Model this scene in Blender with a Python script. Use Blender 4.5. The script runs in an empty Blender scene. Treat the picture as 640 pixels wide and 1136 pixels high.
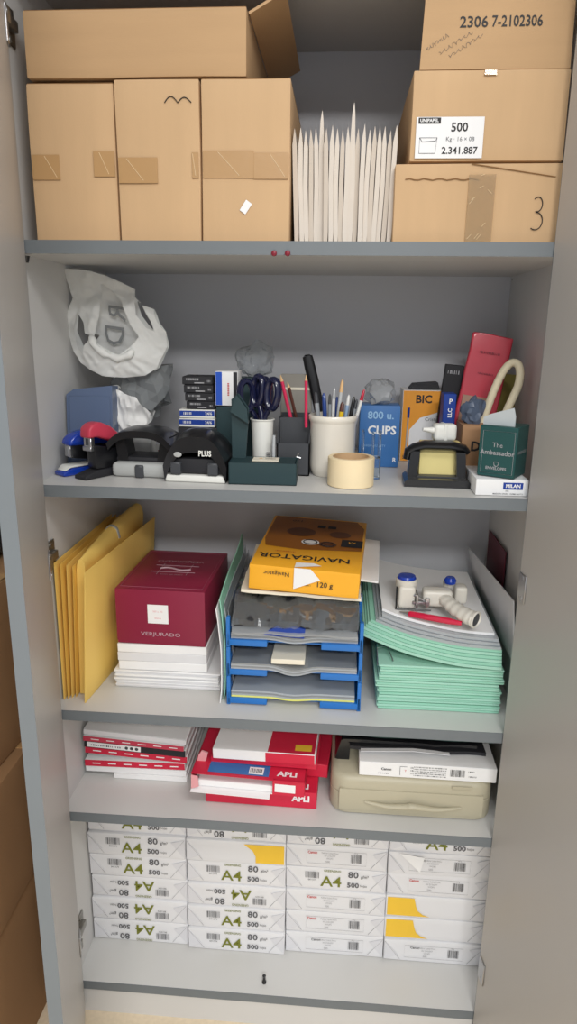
import bpy, bmesh, math, random
from mathutils import Vector, Matrix, Euler, noise
R_ = math.radians
random.seed(7)
C = bpy.context.scene.collection
SC = bpy.context.scene

# ------------------------------------------------------------------ camera (fitted)
FP = 772.69
CP = Vector((0.49423, -1.11595, 1.53777))
CR = Vector((0.99712, 0.07472, 0.01297)); CU = Vector((-0.03181, 0.25690, 0.96591)); CF = Vector((-0.06884, 0.96355, -0.25854))
CR.normalize(); CF = (CF - CR*CF.dot(CR)).normalized(); CU = CR.cross(CF)
def ray(px, py): return CF + CR*((px-320)/FP) - CU*((py-568)/FP)
def at(px, py, Y):
    d = ray(px, py); return CP + d*((Y-CP.y)/d.y)
def atz(px, py, Z):
    d = ray(px, py); return CP + d*((Z-CP.z)/d.z)
def atx(px, py, X):
    d = ray(px, py); return CP + d*((X-CP.x)/d.x)

cam = bpy.data.cameras.new('camera'); co = bpy.data.objects.new('camera', cam); C.objects.link(co)
cam.sensor_fit = 'VERTICAL'; cam.sensor_height = 24.0; cam.lens = FP*24.0/1136
cam.clip_start = 0.02
co.matrix_world = Matrix(((CR.x, CU.x, -CF.x, CP.x), (CR.y, CU.y, -CF.y, CP.y), (CR.z, CU.z, -CF.z, CP.z), (0, 0, 0, 1)))
SC.camera = co

# heights of the shelf tops, cabinet measures
ZF = .131
Z1, Z2, Z3, Z4, Z5 = 1.6614, 1.2727, 0.8456, 0.6251, 0.2133
T = 0.020; XL, XR, D = -0.0155, 0.8387, 0.4295; ZTOP = 2.0546

# ------------------------------------------------------------------ materials
MC = {}
def srgb(r, g, b):
    f = lambda c: (c/255/12.92) if c/255 <= .04045 else ((c/255+.055)/1.055)**2.4
    return (f(r), f(g), f(b), 1)
def mat(name, rgb, rough=.6, metal=0., var=.06, scale=30., bump=.0, bscale=200., coat=0., trans=0., ior=1.45, alpha=1., stretch=None, spec=.5):
    if name in MC: return MC[name]
    m = bpy.data.materials.new(name); m.use_nodes = True; nt = m.node_tree; N = nt.nodes; L = nt.links
    b = N['Principled BSDF']; col = srgb(*rgb)
    b.inputs['Roughness'].default_value = rough; b.inputs['Metallic'].default_value = metal
    b.inputs['Coat Weight'].default_value = coat; b.inputs['Transmission Weight'].default_value = trans
    b.inputs['IOR'].default_value = ior; b.inputs['Alpha'].default_value = alpha
    b.inputs['Specular IOR Level'].default_value = spec
    tc = N.new('ShaderNodeTexCoord'); mp = N.new('ShaderNodeMapping'); L.new(tc.outputs['Object'], mp.inputs[0])
    if stretch: mp.inputs['Scale'].default_value = stretch
    nz = N.new('ShaderNodeTexNoise'); nz.inputs['Scale'].default_value = scale; nz.inputs['Detail'].default_value = 4
    L.new(mp.outputs[0], nz.inputs['Vector'])
    mx = N.new('ShaderNodeMix'); mx.data_type = 'RGBA'
    mx.inputs[6].default_value = tuple(c*(1-var) for c in col[:3])+(1,); mx.inputs[7].default_value = tuple(min(1, c*(1+var)) for c in col[:3])+(1,)
    L.new(nz.outputs['Fac'], mx.inputs[0]); L.new(mx.outputs[2], b.inputs['Base Color'])
    if bump:
        n2 = N.new('ShaderNodeTexNoise'); n2.inputs['Scale'].default_value = bscale; n2.inputs['Detail'].default_value = 3
        L.new(mp.outputs[0], n2.inputs['Vector'])
        bp = N.new('ShaderNodeBump'); bp.inputs['Strength'].default_value = bump; bp.inputs['Distance'].default_value = .002
        L.new(n2.outputs['Fac'], bp.inputs['Height']); L.new(bp.outputs[0], b.inputs['Normal'])
    MC[name] = m; return m
def film(name, rgb=(235, 238, 240), op=.25, rough=.15, gl=.5):
    """thin clear plastic: see-through with a glossy skin and a little milkiness"""
    if name in MC: return MC[name]
    m = bpy.data.materials.new(name); m.use_nodes = True; nt = m.node_tree; N = nt.nodes; L = nt.links
    N.remove(N['Principled BSDF']); out = N['Material Output']
    tr = N.new('ShaderNodeBsdfTransparent'); tr.inputs[0].default_value = tuple(.5+.5*c for c in srgb(*rgb)[:3])+(1,)
    g = N.new('ShaderNodeBsdfGlossy'); g.inputs['Roughness'].default_value = rough
    d = N.new('ShaderNodeBsdfDiffuse'); d.inputs[0].default_value = srgb(*rgb)
    fr = N.new('ShaderNodeLayerWeight'); fr.inputs[0].default_value = .35
    mu = N.new('ShaderNodeMath'); mu.operation = 'MULTIPLY'; mu.inputs[1].default_value = gl
    L.new(fr.outputs['Facing'], mu.inputs[0])
    a = N.new('ShaderNodeMixShader'); a.inputs[0].default_value = op; L.new(tr.outputs[0], a.inputs[1]); L.new(d.outputs[0], a.inputs[2])
    b = N.new('ShaderNodeMixShader'); L.new(mu.outputs[0], b.inputs[0]); L.new(a.outputs[0], b.inputs[1]); L.new(g.outputs[0], b.inputs[2])
    L.new(b.outputs[0], out.inputs[0]); MC[name] = m; return m

M_board = mat('grey_melamine', (205, 204, 202), .42, var=.03, scale=6, bump=.02, bscale=60)
M_door = mat('door_melamine', (184, 180, 175), .38, var=.03, scale=4, bump=.02, bscale=50)
M_edge = mat('grey_edge_band', (112, 118, 122), .45, var=.05)
M_shelf = mat('shelf_melamine', (206, 205, 202), .4, var=.03, scale=5)
M_back = mat('back_panel', (194, 195, 200), .45, var=.04, scale=4)
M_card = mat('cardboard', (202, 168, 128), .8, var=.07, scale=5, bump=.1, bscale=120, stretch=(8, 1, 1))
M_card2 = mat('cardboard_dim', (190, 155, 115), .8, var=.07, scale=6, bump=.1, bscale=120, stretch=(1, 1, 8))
M_cardD = mat('cardboard_edge', (140, 104, 66), .85, var=.15, scale=60)
M_tape = mat('brown_tape', (182, 144, 98), .3, var=.05, scale=20, bump=.15, bscale=60, coat=.3)
M_ctape = film('clear_tape', (225, 205, 170), .25, .15, .7)
M_ink = mat('black_ink', (38, 36, 36), .6)
M_gink = mat('grey_ink', (95, 95, 98), .6)
M_lgink = mat('pale_grey_ink', (165, 165, 168), .6)
M_olive = mat('olive_ink', (118, 122, 40), .6)
M_white = mat('white_paper', (238, 238, 238), .65, var=.02)
M_paper = mat('ream_wrap', (226, 226, 228), .5, var=.02, scale=15, bump=.12, bscale=35)
M_fold = mat('ream_wrap_fold', (216, 216, 220), .5, var=.02)
M_yel = mat('yellow_print', (240, 196, 60), .5)
M_red = mat('red_board', (206, 36, 66), .45, var=.05)
M_redink = mat('red_ink', (200, 50, 50), .5)
M_pinkw = mat('pink_paper', (226, 160, 165), .6)
M_env = mat('shaded_white_envelope', (212, 202, 190), .7, var=.05, scale=40, bump=.1, bscale=300)  # both envelope papers darkened, the row's shadows put into the colour
M_env2 = mat('shaded_cream_envelope', (200, 188, 174), .7, var=.05, scale=40)
M_manila = mat('manila', (246, 208, 112), .6, var=.05, scale=12, bump=.15, bscale=30)
M_manila2 = mat('manila_shade', (236, 192, 92), .65, var=.06, scale=20)
M_maroon = mat('maroon_board', (136, 34, 62), .4, var=.05, scale=12)
M_cream = mat('cream_plastic', (236, 228, 208), .4, var=.02)
M_black = mat('black_plastic', (24, 24, 27), .28, var=.1, coat=.2)
M_mblack = mat('matt_black', (38, 38, 42), .6, var=.1)
M_dgrey = mat('dark_grey_plastic', (66, 68, 72), .45)
M_steel = mat('steel', (190, 190, 192), .28, metal=1.)
M_dsteel = mat('dull_steel', (165, 162, 156), .42, metal=1.)
M_blue = mat('blue_plastic', (28, 82, 190), .3, coat=.2)
M_tray = mat('tray_blue', (34, 112, 190), .35, var=.05, coat=.15)
M_navy = mat('navy_plastic', (22, 26, 58), .25, coat=.3)
M_gbase = mat('light_grey_rubber', (176, 178, 176), .5)
M_wplast = mat('white_plastic', (232, 232, 226), .4)
M_dteal = mat('dark_teal_card', (34, 58, 62), .5, var=.08)
M_teal = mat('ambassador_green', (26, 74, 72), .35, var=.08)
M_green = mat('mint_folder', (150, 206, 182), .55, var=.04, scale=10)
M_green2 = mat('mint_folder_pale', (166, 214, 194), .55, var=.04)
M_orange = mat('orange_print', (244, 176, 44), .42, var=.04)
M_orangeD = mat('orange_brown_print', (150, 92, 30), .45, var=.25, scale=9)
M_bicor = mat('orange_pen_box', (240, 160, 50), .45)
M_clipb = mat('clip_box_blue', (58, 112, 174), .45)
M_lblue = mat('pale_blue_ink', (150, 190, 225), .5)
M_bluei = mat('royal_blue_ink', (20, 60, 150), .5)
M_crock = mat('pot_cream', (232, 226, 214), .3, coat=.2, var=.02)
M_mask = mat('masking_tape', (238, 218, 178), .6, var=.04)
M_pink = mat('coral_packet', (206, 60, 78), .4, var=.08, coat=.2)
M_rope = mat('cream_cable', (226, 214, 184), .65, var=.06, bump=.35, bscale=260)
M_beige = mat('beige_plastic', (182, 175, 152), .45, var=.03)
M_beigeD = mat('beige_plastic_seam', (150, 143, 118), .5)
M_brown = mat('brown_box', (168, 128, 92), .7)
M_yelnote = mat('yellow_foam', (236, 220, 150), .7)
M_purple = mat('purple_print', (120, 40, 90), .5)
M_bag = film('white_bag', (247, 248, 246), .95, .35, .15)
def translucent(m, rgb, k=.5):
    nt = m.node_tree; d = [n for n in nt.nodes if n.type == 'BSDF_DIFFUSE'][0]; t = nt.nodes.new('ShaderNodeBsdfTranslucent'); t.inputs[0].default_value = srgb(*rgb)
    x = nt.nodes.new('ShaderNodeMixShader'); x.inputs[0].default_value = k
    l = d.outputs[0].links[0]; to = l.to_socket; nt.links.new(d.outputs[0], x.inputs[1]); nt.links.new(t.outputs[0], x.inputs[2]); nt.links.new(x.outputs[0], to)
translucent(M_bag, (247, 248, 246), .3)
M_cloth = mat('white_tissue', (226, 226, 224), .6, bump=.2, bscale=60)
M_clear = film('clear_film', (220, 225, 228), .06, .07, .8)
M_clear2 = film('milky_film', (205, 208, 210), .35, .2, .5)
M_greybag = film('grey_film', (150, 154, 156), .6, .25, .5)
M_bluebox = film('blue_grey_plastic', (104, 120, 150), .85, .2, .35)
M_sleeve = film('clear_sleeve', (228, 234, 238), .42, .10, .5)
M_acr = mat('acrylic', (225, 235, 240), .03, trans=1., ior=1.49, var=0)
M_floor = mat('terrazzo', (222, 205, 178), .4, var=.12, scale=120)
M_lead = mat('pencil_wood', (220, 180, 130), .6)
M_pens = {k: mat('pen_'+k, c, .35, coat=.2) for k, c in dict(grey=(150, 155, 160), silver=(185, 188, 190), blue=(40, 70, 140), yellow=(240, 200, 40), red=(190, 30, 60), black=(25, 25, 28), white=(225, 225, 222), pink=(214, 50, 90), green=(60, 110, 80), brown=(90, 50, 40), pale=(150, 175, 205)).items()}

# ------------------------------------------------------------------ mesh builder
def font_mesh(txt, size, bold):
    cu = bpy.data.curves.new('t', 'FONT'); cu.body = txt; cu.size = size; cu.resolution_u = 2
    cu.align_x = 'CENTER'; cu.align_y = 'CENTER'; cu.offset = bold*size
    o = bpy.data.objects.new('t', cu); C.objects.link(o)
    dg = bpy.context.evaluated_depsgraph_get(); me = o.evaluated_get(dg).to_mesh()
    vs = [v.co.copy() for v in me.vertices]; fs = [tuple(p.vertices) for p in me.polygons]
    o.to_mesh_clear(); bpy.data.objects.remove(o); bpy.data.curves.remove(cu)
    return vs, fs
FC = {}
FRONT = Matrix.Rotation(math.pi/2, 4, 'X')
class MB:
    def __init__(s): s.v = []; s.f = []; s.m = []
    def add(s, vs, fs, m=0, M=None):
        n = len(s.v)
        s.v += [tuple(M @ Vector(v)) if M else tuple(v) for v in vs]
        s.f += [tuple(i+n for i in f) for f in fs]
        s.m += ([m]*len(fs) if isinstance(m, int) else list(m)); return s
    def box(s, x0, x1, y0, y1, z0, z1, m=0, M=None):
        vs = [(x, y, z) for z in (z0, z1) for y in (y0, y1) for x in (x0, x1)]
        return s.add(vs, [(0, 2, 3, 1), (4, 5, 7, 6), (0, 1, 5, 4), (2, 6, 7, 3), (0, 4, 6, 2), (1, 3, 7, 5)], m, M)
    def rbox(s, x0, x1, y0, y1, z0, z1, r=.003, seg=2, m=0, M=None, jit=0., cuts=0, ns=12., seed=0):
        bm = bmesh.new(); bmesh.ops.create_cube(bm, size=1)
        for v in bm.verts: v.co = Vector(((x0+x1)/2+v.co.x*(x1-x0), (y0+y1)/2+v.co.y*(y1-y0), (z0+z1)/2+v.co.z*(z1-z0)))
        if cuts: bmesh.ops.subdivide_edges(bm, edges=bm.edges[:], cuts=cuts, use_grid_fill=True)
        if r > 0:
            es = [e for e in bm.edges if len(e.link_faces) == 2 and e.calc_face_angle(0) > .5]
            bmesh.ops.bevel(bm, geom=es, offset=r, segments=seg, affect='EDGES', profile=.6)
        if jit:
            for v in bm.verts:
                d = noise.noise_vector(v.co*ns+Vector((seed*3.1, seed, 0))); v.co += d*jit; v.co.z = max(v.co.z, z0)
        bm.verts.index_update()
        s.add([v.co.copy() for v in bm.verts], [tuple(v.index for v in f.verts) for f in bm.faces], m, M); bm.free(); return s
    def prism(s, pts, d0, d1, m=0, M=None, ax='Y'):
        """polygon in (x,z) pushed along y (ax=Y), in (x,y) along z (ax=Z), in (y,z) along x (ax=X)"""
        n = len(pts)
        P = {'Y': lambda a, b, d: (a, d, b), 'Z': lambda a, b, d: (a, b, d), 'X': lambda a, b, d: (d, a, b)}[ax]
        vs = [P(a, b, d0) for a, b in pts]+[P(a, b, d1) for a, b in pts]
        fs = [tuple(range(n)), tuple(range(2*n-1, n-1, -1))]+[(i, i+n, (i+1) % n+n, (i+1) % n) for i in range(n)]
        bm = bmesh.new(); bv = [bm.verts.new(v) for v in vs]
        for f in fs: bm.faces.new([bv[i] for i in f])
        bmesh.ops.recalc_face_normals(bm, faces=bm.faces[:]); bm.verts.index_update()
        s.add(vs, [tuple(v.index for v in f.verts) for f in bm.faces], m, M); bm.free(); return s
    def bprism(s, pts, d0, d1, r=.002, seg=2, m=0, M=None, ax='X'):
        t = MB().prism(pts, d0, d1, 0, None, ax); bm = bmesh.new(); bv = [bm.verts.new(v) for v in t.v]
        for f in t.f: bm.faces.new([bv[i] for i in f])
        bmesh.ops.recalc_face_normals(bm, faces=bm.faces[:])
        bmesh.ops.bevel(bm, geom=[e for e in bm.edges if e.calc_face_angle(0) > .35], offset=r, segments=seg, affect='EDGES', profile=.5)
        bm.verts.index_update(); s.add([v.co.copy() for v in bm.verts], [tuple(v.index for v in f.verts) for f in bm.faces], m, M); bm.free(); return s
    def lathe(s, prof, n=40, m=0, M=None, cap=True):
        vs = []; fs = []
        for r, z in prof:
            for k in range(n):
                a = 2*math.pi*k/n; vs.append((r*math.cos(a), r*math.sin(a), z))
        for i in range(len(prof)-1):
            for k in range(n):
                a, b = i*n+k, i*n+(k+1) % n; fs.append((a, b, b+n, a+n))
        if cap:
            fs.append(tuple(range(n-1, -1, -1))); fs.append(tuple(range((len(prof)-1)*n, len(prof)*n)))
        return s.add(vs, fs, m, M)
    def tube(s, pts, r, n=12, m=0, M=None, closed=False, sq=1.):
        pts = [Vector(p) for p in pts]; K = len(pts); vs = []; fs = []
        rr = r if isinstance(r, (list, tuple)) else [r]*K
        up = None
        for i, p in enumerate(pts):
            if closed: t = (pts[(i+1) % K]-pts[i-1]).normalized()
            else: t = (pts[min(i+1, K-1)]-pts[max(i-1, 0)]).normalized()
            if up is None:
                up = Vector((0, 0, 1)) if abs(t.z) < .9 else Vector((0, 1, 0))
            a = t.cross(up).normalized(); up2 = a.cross(t).normalized(); up = up2
            for k in range(n):
                an = 2*math.pi*k/n; vs.append(p+a*(rr[i]*math.cos(an))+up2*(rr[i]*sq*math.sin(an)))
        for i in range(K if closed else K-1):
            for k in range(n):
                j = (i+1) % K; fs.append((i*n+k, i*n+(k+1) % n, j*n+(k+1) % n, j*n+k))
        if not closed: fs.append(tuple(range(n-1, -1, -1))); fs.append(tuple(range((K-1)*n, K*n)))
        return s.add(vs, fs, m, M)
    def text(s, txt, size, x, y, z, m=1, rot=0., face='F', bold=.0, sx=1., M=None):
        """face F: reads on a surface looking to -y; T: on a top; L: looking to -x; R: looking to +x"""
        k = (txt, bold)
        if k not in FC: FC[k] = font_mesh(txt, 1., bold)
        vs, fs = FC[k]
        B = {'F': FRONT, 'T': Matrix.Identity(4), 'R': Matrix.Rotation(math.pi/2, 4, 'Z') @ FRONT, 'L': Matrix.Rotation(-math.pi/2, 4, 'Z') @ FRONT}[face]
        X = Matrix.Translation((x, y, z)) @ B @ Matrix.Rotation(rot, 4, 'Z') @ Matrix.Diagonal((size*sx, size, size, 1))
        if M: X = M @ X
        return s.add(vs, fs, m, X)
    def stroke(s, pts, w, m=1, face='F', M=None, thick=.0003):
        """hand drawn line on a front / top face; pts are 3-D"""
        return s.tube(pts, w, 6, m, M)
    def barcode(s, x, y, z, w, h, m=1, n=14, face='F', M=None, seed=1):
        rnd = random.Random(seed); u = w/(n*2)
        for i in range(n):
            a = x-w/2+i*2*u; b = a+u*rnd.choice((.6, 1., 1.5))
            if face == 'F': s.add([(a, y, z-h/2), (b, y, z-h/2), (b, y, z+h/2), (a, y, z+h/2)], [(0, 1, 2, 3)], m, M)
            else: s.add([(a, y-h/2, z), (b, y-h/2, z), (b, y+h/2, z), (a, y+h/2, z)], [(0, 1, 2, 3)], m, M)
        return s
    def quadF(s, x0, x1, z0, z1, y, m, M=None): return s.add([(x0, y, z0), (x1, y, z0), (x1, y, z1), (x0, y, z1)], [(0, 1, 2, 3)], m, M)
    def quadT(s, x0, x1, y0, y1, z, m, M=None): return s.add([(x0, y0, z), (x1, y0, z), (x1, y1, z), (x0, y1, z)], [(0, 1, 2, 3)], m, M)
    def polyF(s, pts, y, m, M=None): return s.add([(a, y, b) for a, b in pts], [tuple(range(len(pts)))], m, M)
    def polyT(s, pts, z, m, M=None): return s.add([(a, b, z) for a, b in pts], [tuple(range(len(pts)))], m, M)
    def build(s, name, mats, parent=None, loc=(0, 0, 0), rot=(0, 0, 0), ang=38):
        me = bpy.data.meshes.new(name); me.from_pydata(s.v, [], s.f)
        if not isinstance(mats, (list, tuple)): mats = [mats]
        for m in mats: me.materials.append(m)
        me.polygons.foreach_set('material_index', [min(i, len(mats)-1) for i in s.m])
        me.polygons.foreach_set('use_smooth', [True]*len(me.polygons)); me.validate(); me.update()
        me.set_sharp_from_angle(angle=R_(ang))
        o = bpy.data.objects.new(name, me); C.objects.link(o); o.location = loc; o.rotation_euler = rot
        if parent is not None: o.parent = parent
        return o
def tag(o, label=None, cat=None, group=None, kind=None):
    for k, v in (('label', label), ('category', cat), ('group', group), ('kind', kind)):
        if v: o[k] = v
    return o
def empty(name, loc, label, cat, rz=0., group=None, rot=None):
    o = bpy.data.objects.new(name, None); C.objects.link(o); o.location = loc
    o.rotation_euler = rot if rot else (0, 0, rz); o.empty_display_size = .02
    return tag(o, label, cat, group)
def struct(o): o['kind'] = 'structure'; return o
def copy_tree(o, parent=None):
    c = o.copy(); C.objects.link(c); c.parent = parent
    for ch in [k for k in bpy.data.objects if k.parent == o]: copy_tree(ch, c)
    return c
def Tm(x=0, y=0, z=0): return Matrix.Translation((x, y, z))
def Rm(a, ax): return Matrix.Rotation(a, 4, ax)

def sheet(poly, holes, cell, depth, thick=.0, m=0, both=False):
    """crumpled film: a grid cut to an outline in (x,z), pushed to y = depth(x,z)"""
    def inside(x, y, P):
        c = False; j = len(P)-1
        for i in range(len(P)):
            if (P[i][1] > y) != (P[j][1] > y) and x < (P[j][0]-P[i][0])*(y-P[i][1])/(P[j][1]-P[i][1])+P[i][0]: c = not c
            j = i
        return c
    def snap(x, y):
        best = None
        for P in [poly]+holes:
            for i in range(len(P)):
                a = Vector(P[i-1]); b = Vector(P[i]); d = b-a; t = max(0, min(1, (Vector((x, y))-a).dot(d)/max(d.length_squared, 1e-12))); q = a+d*t
                dd = (q-Vector((x, y))).length
                if best is None or dd < best[0]: best = (dd, q)
        return best[1] if best[0] < cell*1.2 else Vector((x, y))
    xs = [p[0] for p in poly]; ys = [p[1] for p in poly]; x0, y0 = min(xs), min(ys)
    nx = int((max(xs)-x0)/cell)+1; ny = int((max(ys)-y0)/cell)+1
    cells = set()
    for i in range(nx):
        for j in range(ny):
            cx, cy = x0+(i+.5)*cell, y0+(j+.5)*cell
            if inside(cx, cy, poly) and not any(inside(cx, cy, h) for h in holes): cells.add((i, j))
    mb = MB()
    for side in ((-1, 1) if both else (-1,)):
        idx = {}; vs = []; fs = []
        for (i, j) in cells:
            f = []
            for a, b in ((i, j), (i+1, j), (i+1, j+1), (i, j+1)):
                if (a, b) not in idx:
                    edge = not all(((a-p, b-q) in cells) for p in (0, 1) for q in (0, 1))
                    p = Vector((x0+a*cell, y0+b*cell))
                    if edge: p = snap(p.x, p.y)
                    idx[(a, b)] = len(vs); vs.append((p.x, depth(p.x, p.y, side), p.y))
                f.append(idx[(a, b)])
            fs.append(tuple(f) if side < 0 else tuple(reversed(f)))
        mb.add(vs, fs, m)
    return mb
def blob(rx, ry, rz, amp=.2, ns=3., seed=0, sub=3, m=0, M=None, **k):
    """crumpled closed body: faceted, like creased film"""
    bm = bmesh.new(); bmesh.ops.create_icosphere(bm, subdivisions=sub, radius=1); rnd = random.Random(seed)
    for v in bm.verts:
        d = v.co.normalized(); q = noise.noise(d*ns*.6+Vector((seed, seed*2, 0))); q2 = noise.noise(d*ns*1.7+Vector((seed, 0, 5)))
        f = 1+amp*(q*1.1+q2*.6+rnd.uniform(-.16, .16)); v.co = Vector((d.x*rx*f, d.y*ry*f, d.z*rz*f))
    bm.verts.index_update(); mb = MB()
    mb.add([v.co.copy() for v in bm.verts], [tuple(v.index for v in f.verts) for f in bm.faces], m, M); bm.free(); return mb

# ================================================================== CABINET
cab = empty('storage_cabinet', (0.41, 0.2, ZF), 'tall light grey two-door office cabinet standing open, filled with stationery', 'cabinet')
def cadd(mb, name, mats, parent=cab):
    o = mb.build(name, mats, None); o.parent = parent
    if parent is cab: o.location = (-0.41, -0.2, -ZF)
    return o
W = .019
cadd(MB().box(XL-W, XL, .002, D+.008, ZF, ZTOP+W), 'side_panel', [M_board])
cadd(MB().box(XR, XR+W, .002, D+.008, ZF, ZTOP+W), 'side_panel', [M_board])
cadd(MB().box(XL, XR, D, D+.008, ZF+.02, ZTOP), 'back_panel', [M_back])
cadd(MB().box(XL, XR, .002, D, ZTOP, ZTOP+W, 0), 'top_panel', [M_board])
def shelf(z, y0=0.0, name='shelf'):
    z -= .0006; mb = MB(); mb.box(XL, XR, y0+.0012, D, z-T, z, 0); mb.box(XL, XR, y0, y0+.0012, z-T, z, 1)
    o = cadd(mb, name, [M_shelf, M_edge]); return o
s1 = shelf(Z1); s2 = shelf(Z2); s3 = shelf(Z3); s4 = shelf(Z4); s5 = shelf(Z5, name='bottom_panel')
for px in (304, 319):
    p = at(px, 281, -.001)
    k = MB().lathe([(.0, -.001), (.0038, -.001), (.0044, .0005), (.004, .003), (.0022, .0042), (0, .0042)], 20, M=Tm(p.x, 0, p.z) @ Rm(math.pi/2, 'X')).build('red_plug', [mat('dark_red_plastic', (130, 30, 48), .35)], s1)
    k['label'] = 'round dark red plastic plug in the shelf edge'
cadd(MB().box(XL, XR, .004, .022, ZF, Z5-T), 'plinth', [M_board])
# shelf pins
def pin(px, py, Y, X):
    p = at(px, py, Y)
    MBp = MB().tube([(p.x, p.y, p.z), (p.x, p.y, p.z-.010)], [.006, .003], 10)
    cadd(MBp, 'shelf_pin', [M_black])
pin(571, 310, D-.01, 0); pin(29, 284, .012, 0)
# small black peg on the bottom panel
pk = atz(293, 1090, Z5)
tag(MB().lathe([(.0045, 0), (.0045, .004), (.003, .006), (.003, .016), (.0038, .018), (.0015, .020)], 18).build('black_peg', [M_black], None, (pk.x, pk.y, Z5)), 'tiny black peg standing alone on the cabinet floor below the reams', 'peg')

# doors: thick slabs hinged at the front edges
def door(hx, ang, sgn, L=.42):
    # local: slab runs along +x from the hinge, inner face at y=0 side
    root = bpy.data.objects.new('door', None); C.objects.link(root); root.parent = cab
    root.location = Vector((hx, -.003, 0))-Vector((.41, .2, ZF)); root.rotation_euler = (0, 0, ang)
    mb = MB(); t = .018
    y0, y1 = (0, t) if sgn > 0 else (-t, 0)
    e = .0012
    mb.box(e, L-e, y0, y1, ZF+.02, ZTOP+.015, 0)
    mb.box(L-e, L, y0, y1, ZF+.02, ZTOP+.015, 1); mb.box(0, e, y0, y1, ZF+.02, ZTOP+.015, 1)
    mb.build('door_panel', [M_door, M_edge], root)
    return root
a_left = -R_(70.2)
dl = door(0.0, a_left, -1); dr = door(0.80, -R_(81), 1, .42)
# left: inner face looks to the right (+x): local +y after -70 deg rotation points to (sin70, cos70) = right. so slab lies at local y<0
def hinge(z, right, parentcab=cab):
    """concealed steel hinge: plate on the side wall, arm, cup housing on the door"""
    mb = MB(); s = -1 if right else 1; X = XR if right else XL
    x_d = .80 if right else 0.
    mb.rbox(X if s > 0 else X-.003, X+.003 if s > 0 else X, .012, .052, z-.026, z+.026, .001, 1)           # wall plate
    mb.rbox(min(X, X+s*.012), max(X, X+s*.012), -.004, .045, z-.008, z+.008, .002, 2)                        # arm
    mb.tube([(X+s*.014, -.010, z-.012), (X+s*.014, -.010, z+.012)], .006, 14)                                # knuckle
    for zz in (z-.019, z+.019): mb.tube([(X+s*.002, .032, zz), (X+s*.006, .032, zz)], .004, 12)
    mb.prism([(X+s*.006, z+.012), (X+s*.022, z+.008), (X+s*.022, z-.012), (X+s*.006, z-.016)], -.030, -.004)
    o = mb.build('hinge', [M_dsteel], None, (-.41, -.2, -ZF)); o.parent = cab
    return o
hz = []
for z in (atx(16, 35, XL).z, atx(60, 612, XL).z, atx(90, 1022, XL).z): hinge(z, False)
for z in (atx(636, 35, XR).z, atx(577, 640, XR).z, atx(531, 1080, XR).z): hinge(z, True)
# long plate end hanging below each door cup
for (z, dd) in ((atx(60, 620, 0).z, dl), (atx(90, 1035, 0).z, dl), (atx(580, 655, .8).z, dr), (atx(535, 1085, .8).z, dr), (atx(16, 40, 0).z, dl)):
    mb = MB(); y = .0015 if dd is dl else -.0015
    mb.rbox(.004, .030, y-.0015, y+.0015, z-.024, z+.024, .001, 1)
    mb.tube([(.017, y, z-.018), (.017, y+(.002 if dd is dl else -.002), z-.018)], .004, 10)
    mb.tube([(.017, y, z+.018), (.017, y+(.002 if dd is dl else -.002), z+.018)], .004, 10)
    mb.build('hinge_plate', [M_steel], dd)
# two screw heads on the left door
for (px, py) in ((27, 627), (29, 655)):
    p = ray(px, py); n = Vector((math.sin(R_(70.2)), math.cos(R_(70.2)), 0)); t = (-CP.dot(n))/p.dot(n); q = CP+p*t
    s = q.x*math.cos(a_left)+q.y*math.sin(a_left)
    if .02 < s < .4:
        MB().lathe([(.004, 0), (.0045, .001), (.002, .0025), (0, .003)], 16, M=Tm(s, 0, q.z) @ Rm(-math.pi/2, 'X')).build('screw', [M_steel], dl)

# floor, outside cartons
struct(MB().box(-1.6, 2.4, -2.6, .75, ZF-.05, ZF).build('floor', [M_floor]))
struct(MB().box(-.86, -.80, -1.0, .75, ZF, 2.9).build('added_wall_left', [mat('wall_paint', (200, 198, 192), .7)]))  # unseen wall added to keep ambient light off the side cartons
struct(MB().box(-1.6, 2.4, .75, .80, ZF, 2.9).build('wall_back', [mat('wall_paint', (200, 198, 192), .7)]))
M_kraft = mat('shade_darkened_kraft', (152, 116, 80), .85, var=.08, scale=6, bump=.1, bscale=120)  # kraft darkened in its colour to stand in for shade on these cartons
def floor_carton(x0, x1, y0, y1, z0, z1, label, rz=0.):
    cx, cy = (x0+x1)/2, (y0+y1)/2; w, d, h = x1-x0, y1-y0, z1-z0
    r = empty('cardboard_box', (cx, cy, z0+ZF), label, 'box', rz)
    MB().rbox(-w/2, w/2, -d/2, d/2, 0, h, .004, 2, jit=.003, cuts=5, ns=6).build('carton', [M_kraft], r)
    MB().box(-w/2-.001, w/2+.001, -.025, .025, h-.0005, h+.001).box(w/2, w/2+.001, -.025, .025, h-.09, h+.001).box(-.025, .025, -d/2-.001, -d/2, h-.09, h).build('packing_tape', [M_tape], r)
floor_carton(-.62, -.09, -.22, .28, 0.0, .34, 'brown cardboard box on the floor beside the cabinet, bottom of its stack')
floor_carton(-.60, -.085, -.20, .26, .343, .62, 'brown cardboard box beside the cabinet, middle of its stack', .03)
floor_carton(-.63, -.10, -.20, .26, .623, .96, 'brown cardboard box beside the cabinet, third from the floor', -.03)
tag(MB().rbox(-.2, .2, -.2, .2, 0, .07, .02, 3).build('black_bag', [M_mblack], None, (-.35, .03, .967+ZF)), 'dark folded bundle lying on the stack of boxes beside the cabinet', 'bundle')

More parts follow.
